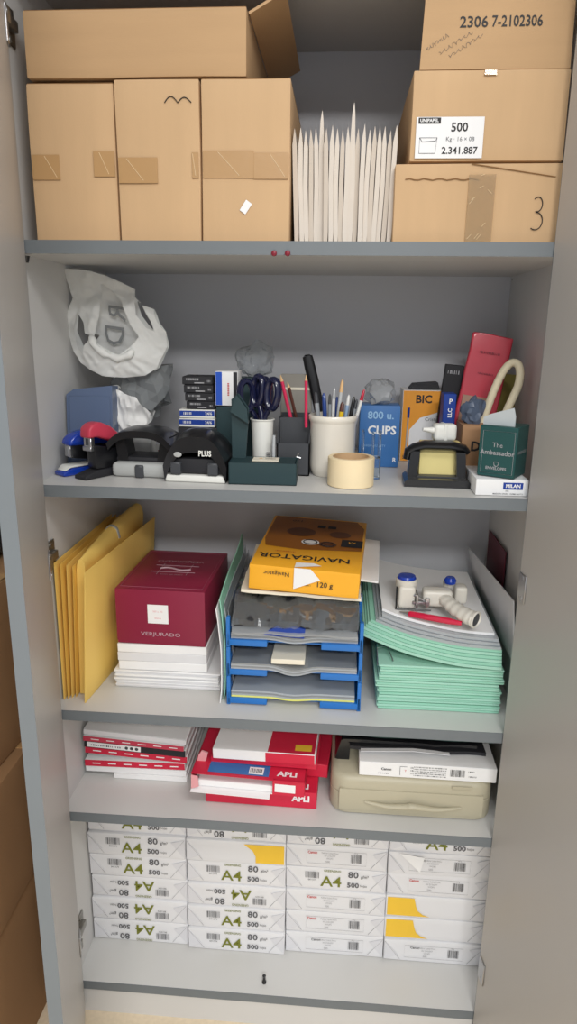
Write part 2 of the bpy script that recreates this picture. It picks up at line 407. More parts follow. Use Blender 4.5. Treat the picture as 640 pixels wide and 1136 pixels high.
# ================================================================== COMPARTMENT 1
def carton(name, x0, x1, y0, y1, z0, z1, label, extra=None, rz=0., mt=None, group=None):
    w, d, h = x1-x0, y1-y0, z1-z0
    r = empty(name, ((x0+x1)/2, y0, z0), label, 'box', rz, group)
    mb = MB().rbox(-w/2, w/2, 0, d, 0, h, .0025, 2, jit=.0012, cuts=4, ns=9, seed=x0*10)
    if extra: extra(mb, w, d, h)
    mb.build('carton', [mt or M_card, M_ink, M_white, M_cardD, M_gink], r)
    return r, w, d, h
def tape(r, x0, x1, y, z0, z1, m=None):
    mb = MB().rbox(x0, x1, y-.0022, y-.0012, z0, z1, .0002, 1); W_ = x1-x0; H_ = z1-z0; rnd = random.Random(int(abs(x0)*9999))
    if m is None:
        xx = x0+W_*rnd.uniform(.3, .7); mb.tube([(xx-W_*.2, y-.0023, z1-H_*.05), (xx, y-.0023, z0+H_*.55), (min(xx+W_*.22, x1), y-.0023, z0+H_*.1)], .00045, 5, 1)
    else:
        for k in range(9):
            xx = x0+W_*rnd.random(); zz = z0+H_*rnd.random(); mb.tube([(xx, y-.0023, zz), (min(x1, xx+.006), y-.0023, min(z1, zz+.008*rnd.uniform(-1, 1)))], .0004, 5, 1)
    return mb.build('packing_tape', [m or M_tape, mat('tape_scratch_shine', (225, 200, 160), .3)], r)  # pale thin lines paint the shine along tape scratches
xa0, xa1 = at(34, 180, 0.0).x, at(129.5, 180, 0.0).x
def zf(px, py, Y=.0): return at(px, py, Y).z
zt = zf(130, 89, .02)
fl = lambda mb, w, d, h: mb.box(-w/2+.001, w/2-.001, .004, d-.004, h-.001, h+.0015, 3)
Y0 = .018
def xr_(a, b, Y, py=180): return at(a, py, Y).x, at(b, py, Y).x
xa = xr_(39.5, 132, Y0, 240); xb = xr_(133, 223, Y0, 240); xc = xr_(225, 321, Y0, 240)
r, w, d, h = carton('cardboard_box', xa[0]-.003, xa[1]-.002, Y0+.006, .40, Z1, zt-.002, 'upright brown cardboard box on the top shelf, leftmost of the three below the long box', fl)
tape(r, -w/2+.002, -w/2+.045, 0, h*.40, h*.56); tape(r, w/2-.035, w/2-.002, 0, h*.42, h*.58)
r, w, d, h = carton('cardboard_box', xb[0], xb[1], Y0, .40, Z1, zt, 'upright brown cardboard box with a hand-drawn curl near its top, middle of three',
   lambda mb, w, d, h: (fl(mb, w, d, h), mb.tube([(.012+.040*t, -.0012, h*.86+.009*abs(math.sin(t*2*math.pi))*(1-.3*t)) for t in [i/24 for i in range(25)]], .0007, 6, 1)))
tape(r, -w/2+.002, -w/2+.062, 0, h*.37, h*.53); tape(r, w/2-.012, w/2-.002, 0, h*.40, h*.56)
r, w, d, h = carton('cardboard_box', xc[0], xc[1], Y0, .395, Z1, zt, 'upright brown cardboard box with a small torn white sticker, beside the white envelopes', fl)
tape(r, -w/2+.002, .012, 0, h*.40, h*.57); tape(r, .012, w/2-.002, 0, h*.395, h*.555)
MB().rbox(-.009, .009, -.0016, -.0008, -.0055, .0055, .0003, 1, M=Rm(-R_(55), 'Y')).build('white_sticker', [M_white], r, (0.0, -.001, h*.22))
p0 = at(29, 88, Y0); p1 = at(273, 88, Y0); ptop = at(150, 9, Y0+.004)
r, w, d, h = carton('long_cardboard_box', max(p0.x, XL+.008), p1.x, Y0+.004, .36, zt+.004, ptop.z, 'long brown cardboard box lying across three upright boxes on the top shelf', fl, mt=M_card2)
# open flap standing out from the long box to the right
xm = (p0.x+p1.x)/2; ob = at(332, 74, .34); hz_ = h-.004
ox, oz = ob.x-xm, min(ob.z, ZTOP-.004)-(zt+.004)
fm = MB(); tn = Vector((-(oz-hz_), 0, ox-w/2)).normalized()*.0018
of = at(317, -25, .03); q4 = [Vector((w/2+.002, .012, hz_)), Vector((of.x-xm, .012, oz)), Vector((ox, .335, oz)), Vector((w/2+.002, .335, hz_))]
fm.add([p-tn for p in q4]+[p+tn for p in q4], [(0, 1, 2, 3), (7, 6, 5, 4), (0, 4, 5, 1), (1, 5, 6, 2), (2, 6, 7, 3), (3, 7, 4, 0)])
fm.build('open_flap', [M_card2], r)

# white envelopes standing on edge
ex0 = at(326, 262, .03).x; ex1 = at(434, 262, .03).x; NE = 20
for i in range(NE):
    x = ex0+(ex1-ex0)*(i+.5)/NE; pitch = (ex1-ex0)/NE
    tall = i in (5, 11)
    ztp = zf(380, 111 if i == 11 else 119, .03) if tall else zf(380, 138, .03)+random.uniform(-.006, .002)
    h = ztp-Z1; y0 = .035+random.uniform(0, .012); y1 = y0+random.uniform(.30, .33)
    wd = pitch*.475*(1.25 if tall else 1)
    mb = MB(); lean = random.uniform(-.0006, .0006)+(.0005*(i-10)); k = h*.86 if not tall else h*.70
    K = 6; vs = []; fs = []
    prof = [(0, wd*.9), (h*.1, wd), (k*.6, wd), (k, wd*.92), (h*.93, wd*.5), (h, wd*.06)]
    for (zz, hw) in prof:
        o = lean*(zz/h)+.0007*math.sin(zz*40+i)
        for yy in (y0, y1): vs += [(o-hw, yy, zz), (o+hw, yy, zz)]
    for a in range(len(prof)-1):
        b = a*4; c = b+4
        fs += [(b, b+1, c+1, c), (b+3, b+2, c+2, c+3), (b+2, b, c, c+2), (b+1, b+3, c+3, c+1)]
    fs += [(0, 2, 3, 1), (len(vs)-4, len(vs)-3, len(vs)-1, len(vs)-2)]
    mb.add(vs, fs)
    o = mb.build('envelope', [M_env if i % 3 else M_env2], None, (x, 0, Z1))
    if tall: tag(o, ['tallest white envelope sticking up near the middle of the upright row', 'tall white envelope sticking up left of the tallest one in the row'][0 if i == 11 else 1], 'envelope', 'white envelopes standing upright on the top shelf')
    else: tag(o, 'slim white envelope standing on edge in the tight row on the top shelf', 'envelope', 'white envelopes standing upright on the top shelf')

# right-hand cartons
Yb = .02; bx0, bx1 = at(436, 250, Yb).x, at(620, 250, Yb).x; bx1 = min(bx1, XR-.006)
zb = zf(530, 181, Yb)
def ex_b(mb, w, d, h):
    pts = []
    for t in [i/20 for i in range(21)]:  # a "3" drawn by hand
        a = math.pi*.75-t*math.pi*1.35; pts.append((w*.36+.007*math.cos(a), -.0014, h*.40+.010+.010*math.sin(a)))
    for t in [i/20 for i in range(21)]:
        a = math.pi*.5-t*math.pi*1.2; pts.append((w*.36+.010*math.cos(a)-.001, -.0014, h*.40-.013+.012*math.sin(a)))
    mb.tube(pts, .0007, 6, 1)
    mb.tube([(-w*.44+w*.8*t*.55, -.0012, h*.80+.0012*math.sin(t*30)) for t in [i/16 for i in range(17)]], .0008, 6, 3)   # torn seam
    mb.tube([(-w*.05+w*.5*t, -.0012, h*.99-h*.16*t) for t in [i/10 for i in range(11)]], .0008, 6, 3)
r, w, d, h = carton('cardboard_box', bx0, bx1, Yb, .40, Z1, zb, 'brown cardboard box marked with a handwritten 3, bottom right of the top shelf', ex_b)
tape(r, -w*.06, w*.10, 0, .002, h*.86, M_ctape)
Yc = .024; cx0, cx1 = at(455, 160, Yc).x, min(at(630, 120, Yc).x, XR-.004)
zc = zf(540, 77, Yc)
def ex_c(mb, w, d, h): pass
r, w, d, h = carton('cardboard_box', cx0, cx1, Yc, .40, zb+.003, zc, 'brown cardboard box with a printed 500 label, its lid flap raised', ex_c)
lx0 = at(461, 150, Yc).x-(cx0+cx1)/2; lx1 = at(536, 150, Yc).x-(cx0+cx1)/2; lz1 = zf(500, 130, Yc)-zb-.003; lz0 = zf(500, 176, Yc)-zb-.003
lz0 = max(lz0, .004)
lm = MB().rbox(lx0, lx1, -.0022, -.0014, lz0, lz1, .0002, 1)
lw, lh = lx1-lx0, lz1-lz0; yy = -.0026
lm.text('500', lh*.30, lx0+lw*.64, yy, lz0+lh*.74, 1, bold=.02).text('Kg · 16 × 08', lh*.15, lx0+lw*.66, yy, lz0+lh*.46, 2).text('2.341.887', lh*.24, lx0+lw*.66, yy, lz0+lh*.18, 1, bold=.02)
lm.quadF(lx0+.003, lx0+lw*.36, lz1-.009, lz1-.001, yy, 1); lm.text('UNIPAPEL', .006, lx0+lw*.19, yy-.0002, lz1-.005, 0, bold=.03)
lm.tube([(lx0+lw*.06, yy, lz0+lh*.12), (lx0+lw*.30, yy, lz0+lh*.12), (lx0+lw*.32, yy, lz0+lh*.5), (lx0+lw*.06, yy, lz0+lh*.5)], .0004, 5, 2, closed=True)
lm.tube([(lx0+lw*.06, yy, lz0+lh*.5), (lx0+lw*.1, yy, lz0+lh*.4), (lx0+lw*.3, yy, lz0+lh*.42), (lx0+lw*.32, yy, lz0+lh*.5)], .0004, 5, 2)
lab = lm.build('printed_label', [M_white, M_ink, M_gink], r); lab['label'] = 'white printed label'
# raised flap
tilt = R_(4); fh = min(.165, ZTOP-zc-.006)
fmb = MB(); fw0, fw1 = -w/2+.008, w/2-.002
fmb.prism([(fw0, 0), (fw1, 0), (fw1, fh), (fw0+.006, fh)], -.0015, .0025)
fmb.text('2306', .0200, fw0+.073, -.0022, .060, 1, bold=.015, sx=1.0).text('7-2102306', .0200, fw0+.133, -.0022, .0605, 1, bold=.015, sx=.82)
random.seed(3)
for k, (sx, sz, ln) in enumerate(((fw0+.008, .026, .03), (fw0+.026, .020, .045), (fw0+.040, .016, .045))):
    pts = []; t = 0
    for i in range(26):
        t = i/25; pts.append((sx+ln*t+.0014*math.sin(i*2.1), -.0022, sz+ln*.62*t+.0028*math.sin(i*1.7+k)))
    fmb.tube(pts, .00024, 5, 2)
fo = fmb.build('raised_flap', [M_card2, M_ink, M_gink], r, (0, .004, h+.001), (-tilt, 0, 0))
MB().rbox(-w*.05, w*.03, -.0028, -.0018, h-.008, h-.001, .0003, 1).build('packing_tape', [M_tape], r)

# ================================================================== COMPARTMENT 2
exec_after = []
def place(name, px, py, z, label, cat, rz=0., group=None):
    p = atz(px, py, z); return empty(name, (p.x, p.y, z), label, cat, rz, group), p

# --- plastic carrier bag -------------------------------------------------
Yg = .20
def P2(px, py, Y=Yg, o=(0, 0)): p = at(px, py, Y); return (p.x-o[0], p.z-o[1])
bc = at(130, 381, Yg)+Vector((.004, 0, -.002)); O = (bc.x, bc.z)
outline = [(70, 298), (88, 299), (101, 301), (118, 306), (134, 313), (150, 321), (149, 330), (157, 338), (171, 343), (176, 358), (184, 368), (187, 384), (181, 397), (176, 408), (164, 416), (142, 418), (118, 416), (104, 409), (93, 402), (84, 387), (76, 368), (74, 352), (78, 338), (82, 330), (76, 314)]
h1 = [(87, 346), (97, 358), (100, 370), (108, 372), (99, 383), (97, 394), (91, 386), (84, 366)]
h2 = [(151, 334), (160, 340), (170, 357), (174, 368), (166, 364), (155, 350)]
h3 = [(112, 314), (123, 321), (136, 332), (143, 346), (150, 360), (159, 373), (155, 380), (148, 386), (138, 394), (128, 388), (118, 382), (111, 376), (114, 352), (115, 330)]
sm = lambda L: [P2(a, b, o=O) for a, b in L]
def bdepth(x, z, side):
    q = Vector((x*22, z*22, 3)); rr = min(1, (x*x+z*z)/.0095)
    b = .034*(1-rr)
    f = .009*(.5-abs(noise.noise(q)))+.006*(.5-abs(noise.noise(q*2.2+Vector((z*30, 0, 0)))))+.0015*noise.noise(q*5)
    return side*b-f if side < 0 else .5*b+f*.6
mb = sheet(sm(outline), [sm(h1), sm(h2), sm(h3)], .0026, lambda x, z, s: bdepth(x, z, -1), 0)
bag = empty('carrier_bag', (bc.x, Yg, bc.z), 'crumpled white plastic carrier bag with open handles, leaning high in the left corner', 'bag')
mb.build('bag_front', [M_bag], bag, ang=80)
h1b = [(90, 352), (97, 362), (98, 372), (95, 384), (88, 372)]
mb = sheet(sm(outline), [sm(h1), sm(h2)], .0028, lambda x, z, s: bdepth(x, z, 1), 0)
# faint letters printed inside the back of the bag
for ch, px, py, s_ in (('R', 131, 347, .050), ('D', 127, 372, .054), ('A', 118, 334, .03)):
    if ch == 'A': continue
    q = P2(px, py, o=O); mb.text(ch, s_, q[0], bdepth(q[0], q[1], 1)-.014, q[1], 1, rot=R_(83), bold=.0, sx=-1)
mb.build('bag_back', [M_bag, mat('mid_grey_ink', (125, 127, 129), .6)], bag, ang=80)
# rolled rim below the opening
rim = [Vector((P2(a, b, o=O)[0], 0, P2(a, b, o=O)[1])) for a, b in ((108, 372), (113, 383), (124, 392), (138, 397), (150, 393), (156, 384))]
pts = []
for i in range(len(rim)-1):
    for t in (0, .33, .66): pts.append(rim[i].lerp(rim[i+1], t))
mb = MB().tube([(p.x, bdepth(p.x, p.z, -1)-.003, p.z) for p in pts], [.004+.004*abs(math.sin(i*.9)) for i in range(len(pts))], 10)
mb.build('bag_rim', [M_bag], bag, ang=80)
# grey clear bag filled below
g = at(160, 428, .23)
mb = blob(.052, .042, .055, .45, 2.6, 3, M=Rm(R_(20), 'Y'))
gb = mb.build('grey_bag', [M_greybag], None, (g.x, .235, g.z), ang=12); tag(gb, 'crumpled grey see-through bag tucked under the white carrier bag', 'bag')
# white tissue / gloves
t0 = at(138, 455, .19)
tl = empty('crumpled_tissue', (t0.x, .19, Z2), 'crumpled white tissue paper under the carrier bag, beside the blue-grey case', 'paper')
ol = [(113, 430), (125, 428), (140, 436), (152, 440), (160, 450), (168, 458), (163, 470), (150, 480), (140, 488), (120, 488), (113, 470)]
ol = [(at(a, b, .19).x-t0.x, at(a, b, .19).z-Z2) for a, b in ol]
def td(x, z, s):
    q = Vector((x*38, z*16, 1)); return -.022*(.5-abs(noise.noise(q)))-.010*(.5-abs(noise.noise(q*2.2)))+(.0 if s < 0 else .035)
sheet(ol, [], .0025, td, both=True).build('tissue', [M_cloth], tl, ang=30)
MB().prism([(-.05, 0), (.045, 0), (.05, .06), (-.045, .07)], -.005, .03).build('packet', [M_cloth], tl, (0, .01, 0))

# --- blue-grey plastic case leaning in the corner
p = atz(96, 505, Z2); bl = (XL+.003+.044, .138)
cs = empty('plastic_case', (bl[0], bl[1], Z2+.005), 'blue-grey translucent plastic case standing in the left corner', 'case', rot=(-R_(6), 0, 0))
cw = .0435; chh = at(90, 434, .12).z-Z2-.002
MB().prism([(-cw, 0), (cw, 0), (cw, chh+.006), (-cw+.014, chh-.002), (-cw, chh-.012)], 0, .035).build('case_body', [M_bluebox], cs)
MB().rbox(-cw+.006, cw-.004, -.003, .0, .008, chh-.014, .001, 1).build('case_lid', [M_bluebox], cs)

# --- staplers
M_blueC = mat('cobalt_plastic', (24, 62, 170), .2, coat=.4)
M_redC = mat('dusty_red_plastic', (196, 62, 84), .35)
r, p = place('stapler', 77, 526, Z2, 'small blue stapler with a white base plate, leftmost on the second shelf', 'stapler', R_(-38))
MB().bprism([(-.020, 0), (.088, 0), (.088, .012), (.0, .013), (-.020, .007)], -.016, .016, .002).build('base', [M_blueC], r)
MB().bprism([(-.016, .009), (-.004, .0138), (.055, .0145), (.055, .0175), (-.006, .0175)], -.014, .014, .001).build('base_plate', [M_wplast], r)
MB().bprism([(.004, .030), (.086, .016), (.086, .048), (.002, .054)], -.011, .011, .001).build('magazine', [M_black], r)
MB().rbox(-.009, .009, -.001, .006, .032, .054, .001, 1).rbox(-.003, .003, -.002, .0, .034, .052, .0005, 1).build('staple_head', [M_steel], r)
MB().bprism([(-.006, .053), (-.002, .064), (.010, .073), (.030, .078), (.055, .074), (.080, .060), (.088, .046), (.06, .050)], -.0155, .0155, .006, 4).build('top_cap', [M_blueC], r, ang=60)
r, p = place('stapler', 99, 530, Z2, 'taller stapler with a dusty red top and black base, next to the blue stapler', 'stapler', R_(-31))
MB().bprism([(-.020, 0), (.095, 0), (.095, .014), (.01, .014), (-.020, .007)], -.015, .015, .002).build('base', [M_mblack], r)
MB().bprism([(.008, .016), (.095, .010), (.095, .040), (.006, .058)], -.011, .011, .001).build('magazine', [M_black], r)
MB().rbox(-.0095, .0095, .0, .009, .050, .072, .001, 1).rbox(-.011, .011, -.002, .006, .048, .056, .001, 1).build('staple_head', [M_steel], r)
MB().rbox(-.003, .003, -.0012, .0, .058, .070, .0004, 1).build('head_slot', [M_dgrey], r)
MB().bprism([(-.006, .071), (-.004, .088), (.006, .096), (.022, .098), (.045, .088), (.080, .060), (.095, .042), (.092, .034), (.05, .060), (.015, .072)], -.0135, .0135, .005, 4).build('top_cap', [M_redC], r, ang=60)

# --- hole punches with rounded body
def lever(mb, w, d, h, zt, m=0, seed=0):
    """arched lever shell, wide in x"""
    vs = []; fs = []; n = 20; K = 10
    for j in range(K+1):
        v = j/K; y = d*v
        for k in range(n+1):
            u = k/n; x = -w/2+w*u
            arch = (1-abs(2*u-1)**3.2)
            z = zt-h*(.25+.75*v*0)-0.0
            z = zt-h+h*arch*(.45+.55*math.sin(math.pi*(.25+.55*v)))
            vs.append((x, y, z))
    for j in range(K):
        for k in range(n): a = j*(n+1)+k; fs.append((a, a+1, a+n+2, a+n+1))
    nb = len(vs)
    for j in range(K+1):
        for k in range(n+1):
            x, y, z = vs[j*(n+1)+k]; vs.append((x*.96, y*.96+d*.02, z-h*.45))
    for j in range(K):
        for k in range(n): a = nb+j*(n+1)+k; fs.append((a, a+n+1, a+n+2, a+1))
    for j in range(K):
        for k in (0, n):
            a = j*(n+1)+k; q = (a, a+n+1, nb+a+n+1, nb+a); fs.append(q if k == 0 else q[::-1])
    for k in range(n):
        for j in (0, K):
            a = j*(n+1)+k; q = (a, nb+a, nb+a+1, a+1); fs.append(q if j == 0 else q[::-1])
    return mb.add(vs, fs, m)
r, p = place('hole_punch', 155, 530, Z2, 'black two-hole punch with open arched lever and rounded grey feet, beside the red stapler', 'hole punch', R_(-4)); r.scale = (1, 1, 1.42)
bm_ = MB().rbox(-.052, .052, .0, .085, 0, .018, .008, 3).build('base', [M_gbase], r)
MB().rbox(-.008, .008, -.004, .03, 0, .016, .002, 1).build('front_stop', [M_dgrey], r)
mb = MB(); lever(mb, .118, .085, .020, .062); mb.build('lever', [M_black], r, (0, -.002, 0))
MB().rbox(-.050, .050, .02, .08, .016, .024, .004, 2).build('body', [M_mblack], r)
for sx in (-1, 1): MB().prism([(sx*.046, .018), (sx*.026, .018), (sx*.034, .050), (sx*.052, .050)], .02, .06).build('bracket', [M_black], r)
r, p = place('hole_punch', 217, 535, Z2, 'black hole punch with broad smooth lever and white tray base, left of the teal box', 'hole punch', R_(-3)); r.scale = (1.04, 1, 1.36)
MB().rbox(-.052, .052, -.002, .10, 0, .009, .003, 3).build('chip_tray', [M_wplast], r)
mb = MB(); lever(mb, .108, .095, .045, .066); mb.text('PLUS', .010, .018, -.0006, .038, 1, bold=.03); mb.build('lever', [M_black, M_wplast], r, (0, -.006, 0))
MB().rbox(-.05, .05, .006, .09, .010, .030, .004, 2).build('body', [M_mblack], r)
for sx in (-.033, .030): MB().rbox(sx-.009, sx+.009, -.006, .012, .010, .026, .002, 1).build('punch_guide', [M_dgrey], r)
MB().lathe([(0, 0), (.007, 0), (.006, .001), (0, .0014)], 18, M=Rm(math.pi/2, 'X') @ Matrix.Diagonal((1, .5, 1, 1))).build('badge', [M_gbase], r, (-.028, -.0065, .036))

# --- little boxes
def sbox(name, px0, px1, pyt, pyb, z, dep, label, cat, mats, deco=None, rz=0., group=None, Y=None, r=.0015, h=None, parts=None):
    """box whose front foot runs from px0 to px1 at pixel row pyb on the surface of height z (or in the plane Y)"""
    if Y is None: Y = atz((px0+px1)/2, pyb, z).y
    a = at(px0, pyb, Y); b = at(px1, pyb, Y); hh = h or at((px0+px1)/2, pyt, Y).z-z; w = b.x-a.x
    mb = MB().rbox(-w/2, w/2, 0, dep, 0, hh, r, 2)
    if deco: deco(mb, w, dep, hh)
    o = mb.build(name, mats, None, ((a.x+b.x)/2, Y, z), (0, 0, rz)); tag(o, label, cat, group)
    return o, w, hh, Y
sb = at(188, 476, .20)
o, w, hh, Y = sbox('staple_box', 174, 201, 459, 478, Z2, .05, 'small box with a red corner, behind the hole punches beside the tissue', 'box', [M_white, M_redC, M_redink],
    lambda mb, w, d, h: (mb.polyF([(-w/2+.001, h*.3), (-w*.1, h-.001), (-w/2+.001, h-.001)], -.0004, 1), mb.text('eraser', .009, w*.15, -.0005, h*.35, 2, bold=.02)), Y=.17, h=.035)
def slab(z0, hh, px0, px1, Y, dep, label, kind, rz=0.):
    a = at(px0, 460, Y); b = at(px1, 460, Y); w = b.x-a.x
    mb = MB().rbox(-w/2, w/2, 0, dep, 0, hh, .001, 1)
    if kind == 'blue':
        mb.quadF(-w/2+.0005, w/2-.0005, hh*.28, hh*.86, -.0003, 1); mb.text('24/6', hh*.45, w*.33, -.0006, hh*.55, 0, bold=.02); mb.barcode(-w*.26, -.0006, hh*.55, w*.24, hh*.3, 0, 7)
        ms = [M_wplast, M_bluei]
    else:
        mb.barcode(-w*.16, -.0004, hh*.66, w*.42, hh*.26, 1, 10, seed=int(z0*9999)); mb.barcode(w*.38, -.0004, hh*.45, w*.12, hh*.26, 1, 4); mb.quadF(-w*.1, w*.22, hh*.16, hh*.30, -.0003, 1)
        ms = [M_mblack, M_lgink]
    o = mb.build('refill_box', ms, None, ((a.x+b.x)/2, Y, z0), (0, 0, rz)); tag(o, label, 'box', 'small refill boxes stacked behind the hole punches'); return o
Yk = .165; zk = at(220, 478, Yk).z
# a dark support box under the stack (seen only as its front edge)
o, w, hh, Y = sbox('staple_box', 198, 241, 470, 500, Z2, .06, 'dark box hidden behind the hole punches, carrying the stack of small boxes', 'box', [M_mblack], Y=Yk-.002, h=max(.01, zk-Z2+.006))
z = Z2+hh+.001
e = .0105
names = [('blue', .0125, 199, 237, 'white box with a blue band, lower of the two striped boxes'), ('blue', .0125, 198, 238, 'white box with a blue band, upper of the two striped boxes'),
         ('white', .007, 201, 236, ''), ]
for i in range(2):
    slab(z, .016, 198+i, 238, Yk, .055, names[i][4], 'blue', R_(3*(i-.5))); z += .0165
for i in range(4):
    slab(z, .0145, 207-i*1.3, 238-i*.6, Yk+.003, .055, 'black refill box with grey print, %s of the black stack' % ['lowest', 'second from the bottom', 'second from the top', 'topmost'][i], 'black', R_(random.uniform(-4, 4))); z += .015
o, w, hh, Y = sbox('carton_of_leads', 239, 264, 407, 452, z-.035, .05, 'upright white and blue box standing beside the black stack of refill boxes', 'box', [M_white, M_blue, M_redink, M_mblack],
    lambda mb, w, d, h: (mb.quadF(-w/2+.001, -w*.2, .001, h-.001, -.0004, 1), mb.add([(w*.02+(.004 if k%2 else 0), -.0006, h*.28+k*.0022) for k in range(2)]+[(w*.12, -.0006, h*.28+.0022*k) for k in (1, 0)], [(0, 1, 2, 3)], 2) if False else [mb.quadF(w*.04, w*.12, h*.30+k*.0026, h*.30+k*.0026+.0016, -.0006, 2) for k in range(9)], mb.quadF(w*.3, w/2-.001, h*.2, h-.001, -.0004, 3)), Y=Yk, h=.062)
o.location.z = z-.052
tag(MB().rbox(-.02, .02, 0, .05, 0, z-.054-Z2, .001, 1).build('dark_box', [M_dteal], None, (o.location.x, Yk+.001, Z2)), 'dark box standing under the upright white and blue box', 'box')

# --- dark teal open box: tray, standing lid, cream card
r, p = place('open_box', 291, 538, Z2, 'dark teal open cardboard box with a cream card, in front of the paper cup', 'box', R_(1))
bw = (at(331, 538, p.y).x-at(256, 538, p.y).x); bh = at(290, 514, p.y).z-Z2; bd = .062
mb = MB()
mb.box(-bw/2, bw/2, 0, bd, 0, .0015)
for a in ((-bw/2, bw/2, 0, .0015), (-bw/2, bw/2, bd-.0015, bd), (-bw/2, -bw/2+.0015, 0, bd), (bw/2-.0015, bw/2, 0, bd)): mb.box(*a, 0, bh)
mb.box(-bw/2, bw/2-.004, .008, bd, bh-.003, bh-.0008)
mb.build('tray', [M_dteal], r)
MB().prism([(-bw/2, .03), (-bw/2+.024, .035), (-bw/2+.030, .125), (-bw/2+.012, .150), (-bw/2-.001, .140)], .050, .0535).build('upright_flap', [M_dteal], r)
MB().prism([(-bw/2-.001, .12), (-bw/2+.030, .10), (-bw/2+.028, .125), (-bw/2+.010, .150)], .035, .052).build('torn_corner', [M_dteal], r)
mb = MB().rbox(-.020, .026, .018, .050, bh, bh+.0015, .0003, 1); mb.text('A', .010, -.006, .038, bh+.0018, 1, face='T', bold=.03); mb.quadT(.002, .020, .034, .037, bh+.0018, 2)
mb.build('cream_card', [M_cream, M_orange, M_mblack], r)

# --- paper cup and scissors
pc = atz(292, 512, Z2+.0); yc = .15; cxp = at(291, 490, yc).x
cup_top = at(291, 466, yc).z-Z2
r = empty('paper_cup', (cxp, yc, Z2), 'white paper cup holding dark scissors, behind the teal open box', 'cup')
MB().lathe([(.016, .0), (.0165, 0), (.0205, cup_top), (.0225, cup_top+.001), (.0225, cup_top+.003), (.020, cup_top+.003), (.0195, cup_top-.002), (.0155, .004), (.0, .004)], 36, cap=False).build('cup_wall', [M_wplast], r)
mb = MB()
for i in range(8): mb.box(.006, .013, -.0206, -.0200, .012+i*.004, .0138+i*.004)
mb.build('printed_panel', [M_gink], r, (0, .0005, 0), (0, 0, R_(10)))
def scissors(x, y, z, rx, ry, rz, label, k=1.):
    root = empty('scissors', (x, y, z), label, 'scissors', rot=(rx, ry, rz))
    for s in (-1, 1):
        # blade down, handle loop up
        MB().prism([(0, .07*k), (s*.006*k, .065*k), (s*.002*k, -.0), (0, -.005)], -.0008+s*.0009, .0008+s*.0009).build('blade', [M_steel], root)
        pts = []
        for t in range(20):
            a = 2*math.pi*t/20; ex = s*.016*k+.0115*k*math.cos(a)*(1+.15*math.sin(a)); ez = .118*k+.024*k*math.sin(a); pts.append((ex, 0, ez))
        mb = MB().tube(pts, .0054*k, 10, closed=True, sq=1.3); mb.tube([(0, s*.001, .068*k), (s*.004, s*.001, .082*k), (s*.012*k, 0, .097*k)], [.005*k, .0052*k, .0045*k], 10)
        mb.build('handle', [M_navy], root)
    MB().lathe([(.003, -.003), (.003, .003), (0, .0035)], 12, M=Rm(math.pi/2, 'X')).build('pivot_screw', [M_steel], root, (0, 0, .066*k))
    return root
scissors(cxp-.003, yc+.009, Z2+.014, 0, R_(-5), R_(30), 'dark navy scissors, left pair standing in the white paper cup', 1.10)
scissors(cxp-.004, yc-.008, Z2+.022, R_(0), R_(6), R_(-35), 'dark navy scissors leaning right, front pair in the white paper cup', 1.08)
# craft-knife like pen beside the cup
q = at(302, 508, .135)
tag(MB().tube([(0, 0, 0), (0, 0, .055), (0.0005, 0, .075)], [.0032, .0032, .0026], 12).build('silver_pen', [M_pens['silver']], None, (at(303.5, 500, .118).x, .118, Z2+.024)), 'silver pen standing between the white cup and the dark box', 'pen')
bpy.data.objects['silver_pen'].location.z = Z2

# --- dark desk organiser behind, grey card and pencils
r = empty('desk_organiser', (at(326, 500, .15).x, .13, Z2), 'dark grey stepped desk organiser between the white cup and the cream pot', 'organiser')
ow = at(344, 500, .14).x-at(308, 500, .14).x; z_a = at(325, 492, .13).z-Z2; z_b = at(325, 462, .19).z-Z2
mb = MB()
mb.box(-ow/2, ow/2, 0, .002, 0, z_a); mb.box(-ow/2, ow/2, .045, .047, 0, z_b); mb.box(-ow/2, -ow/2+.002, 0, .047, 0, z_a); mb.box(ow/2-.002, ow/2, 0, .047, 0, z_a)
mb.prism([(.0, z_a), (.047, z_b), (.047, z_a), (0, z_a-.002)], -ow/2, -ow/2+.002, ax='X').prism([(.0, z_a), (.047, z_b), (.047, z_a), (0, z_a-.002)], ow/2-.002, ow/2, ax='X')
mb.box(-ow/2, ow/2, 0, .09, 0, .002); mb.box(-ow/2, ow/2, .09, .092, 0, z_b+.004); mb.box(-ow/2, -ow/2+.002, .045, .09, 0, z_b); mb.box(ow/2-.002, ow/2, .045, .09, 0, z_b)
mb.build('tray', [M_dgrey], r)
mb = MB().tube([(.002, -.001, .028), (.010, -.001, .042)], .0016, 8).tube([(.006, -.001, .035), (.014, -.001, .033)], .0016, 8); mb.build('wire_clip', [M_steel], r)
gx = at(327, 440, .20)
tag(MB().rbox(-.030, .030, 0, .004, 0, at(325, 415, .24).z-Z2, .001, 1).quadF(-.026, .028, .145, .150, -.001, 1).build('grey_card', [mat('warm_grey_card', (150, 146, 138), .7), M_cream], None, (gx.x, .243, Z2)), 'warm grey card standing behind the red pencils', 'card')
def pencil(name, pa, pb, Y0_, Y1_, r, m, tipm, label, cat, tip=.010, back=None, group=None):
    a = at(*pa, Y0_); b = at(*pb, Y1_); L = (b-a).length; d = (b-a).normalized()
    root = empty(name, a, label, cat, group=group); root.rotation_mode = 'QUATERNION'; root.rotation_quaternion = Vector((0, 0, 1)).rotation_difference(d)
    MB().tube([(0, 0, 0), (0, 0, L-tip)], r, 8).build('barrel', [m], root)
    MB().tube([(0, 0, L-tip), (0, 0, L)], [r, .0005], 8).build('tip', [tipm], root)
    return root
pencil('pencil', (326, 478), (311, 416), .185, .18, .0033, M_pens['pink'], M_lead, 'pinkish red pencil leaning left, left one of the crossing pair in the dark organiser', 'pencil', .012)
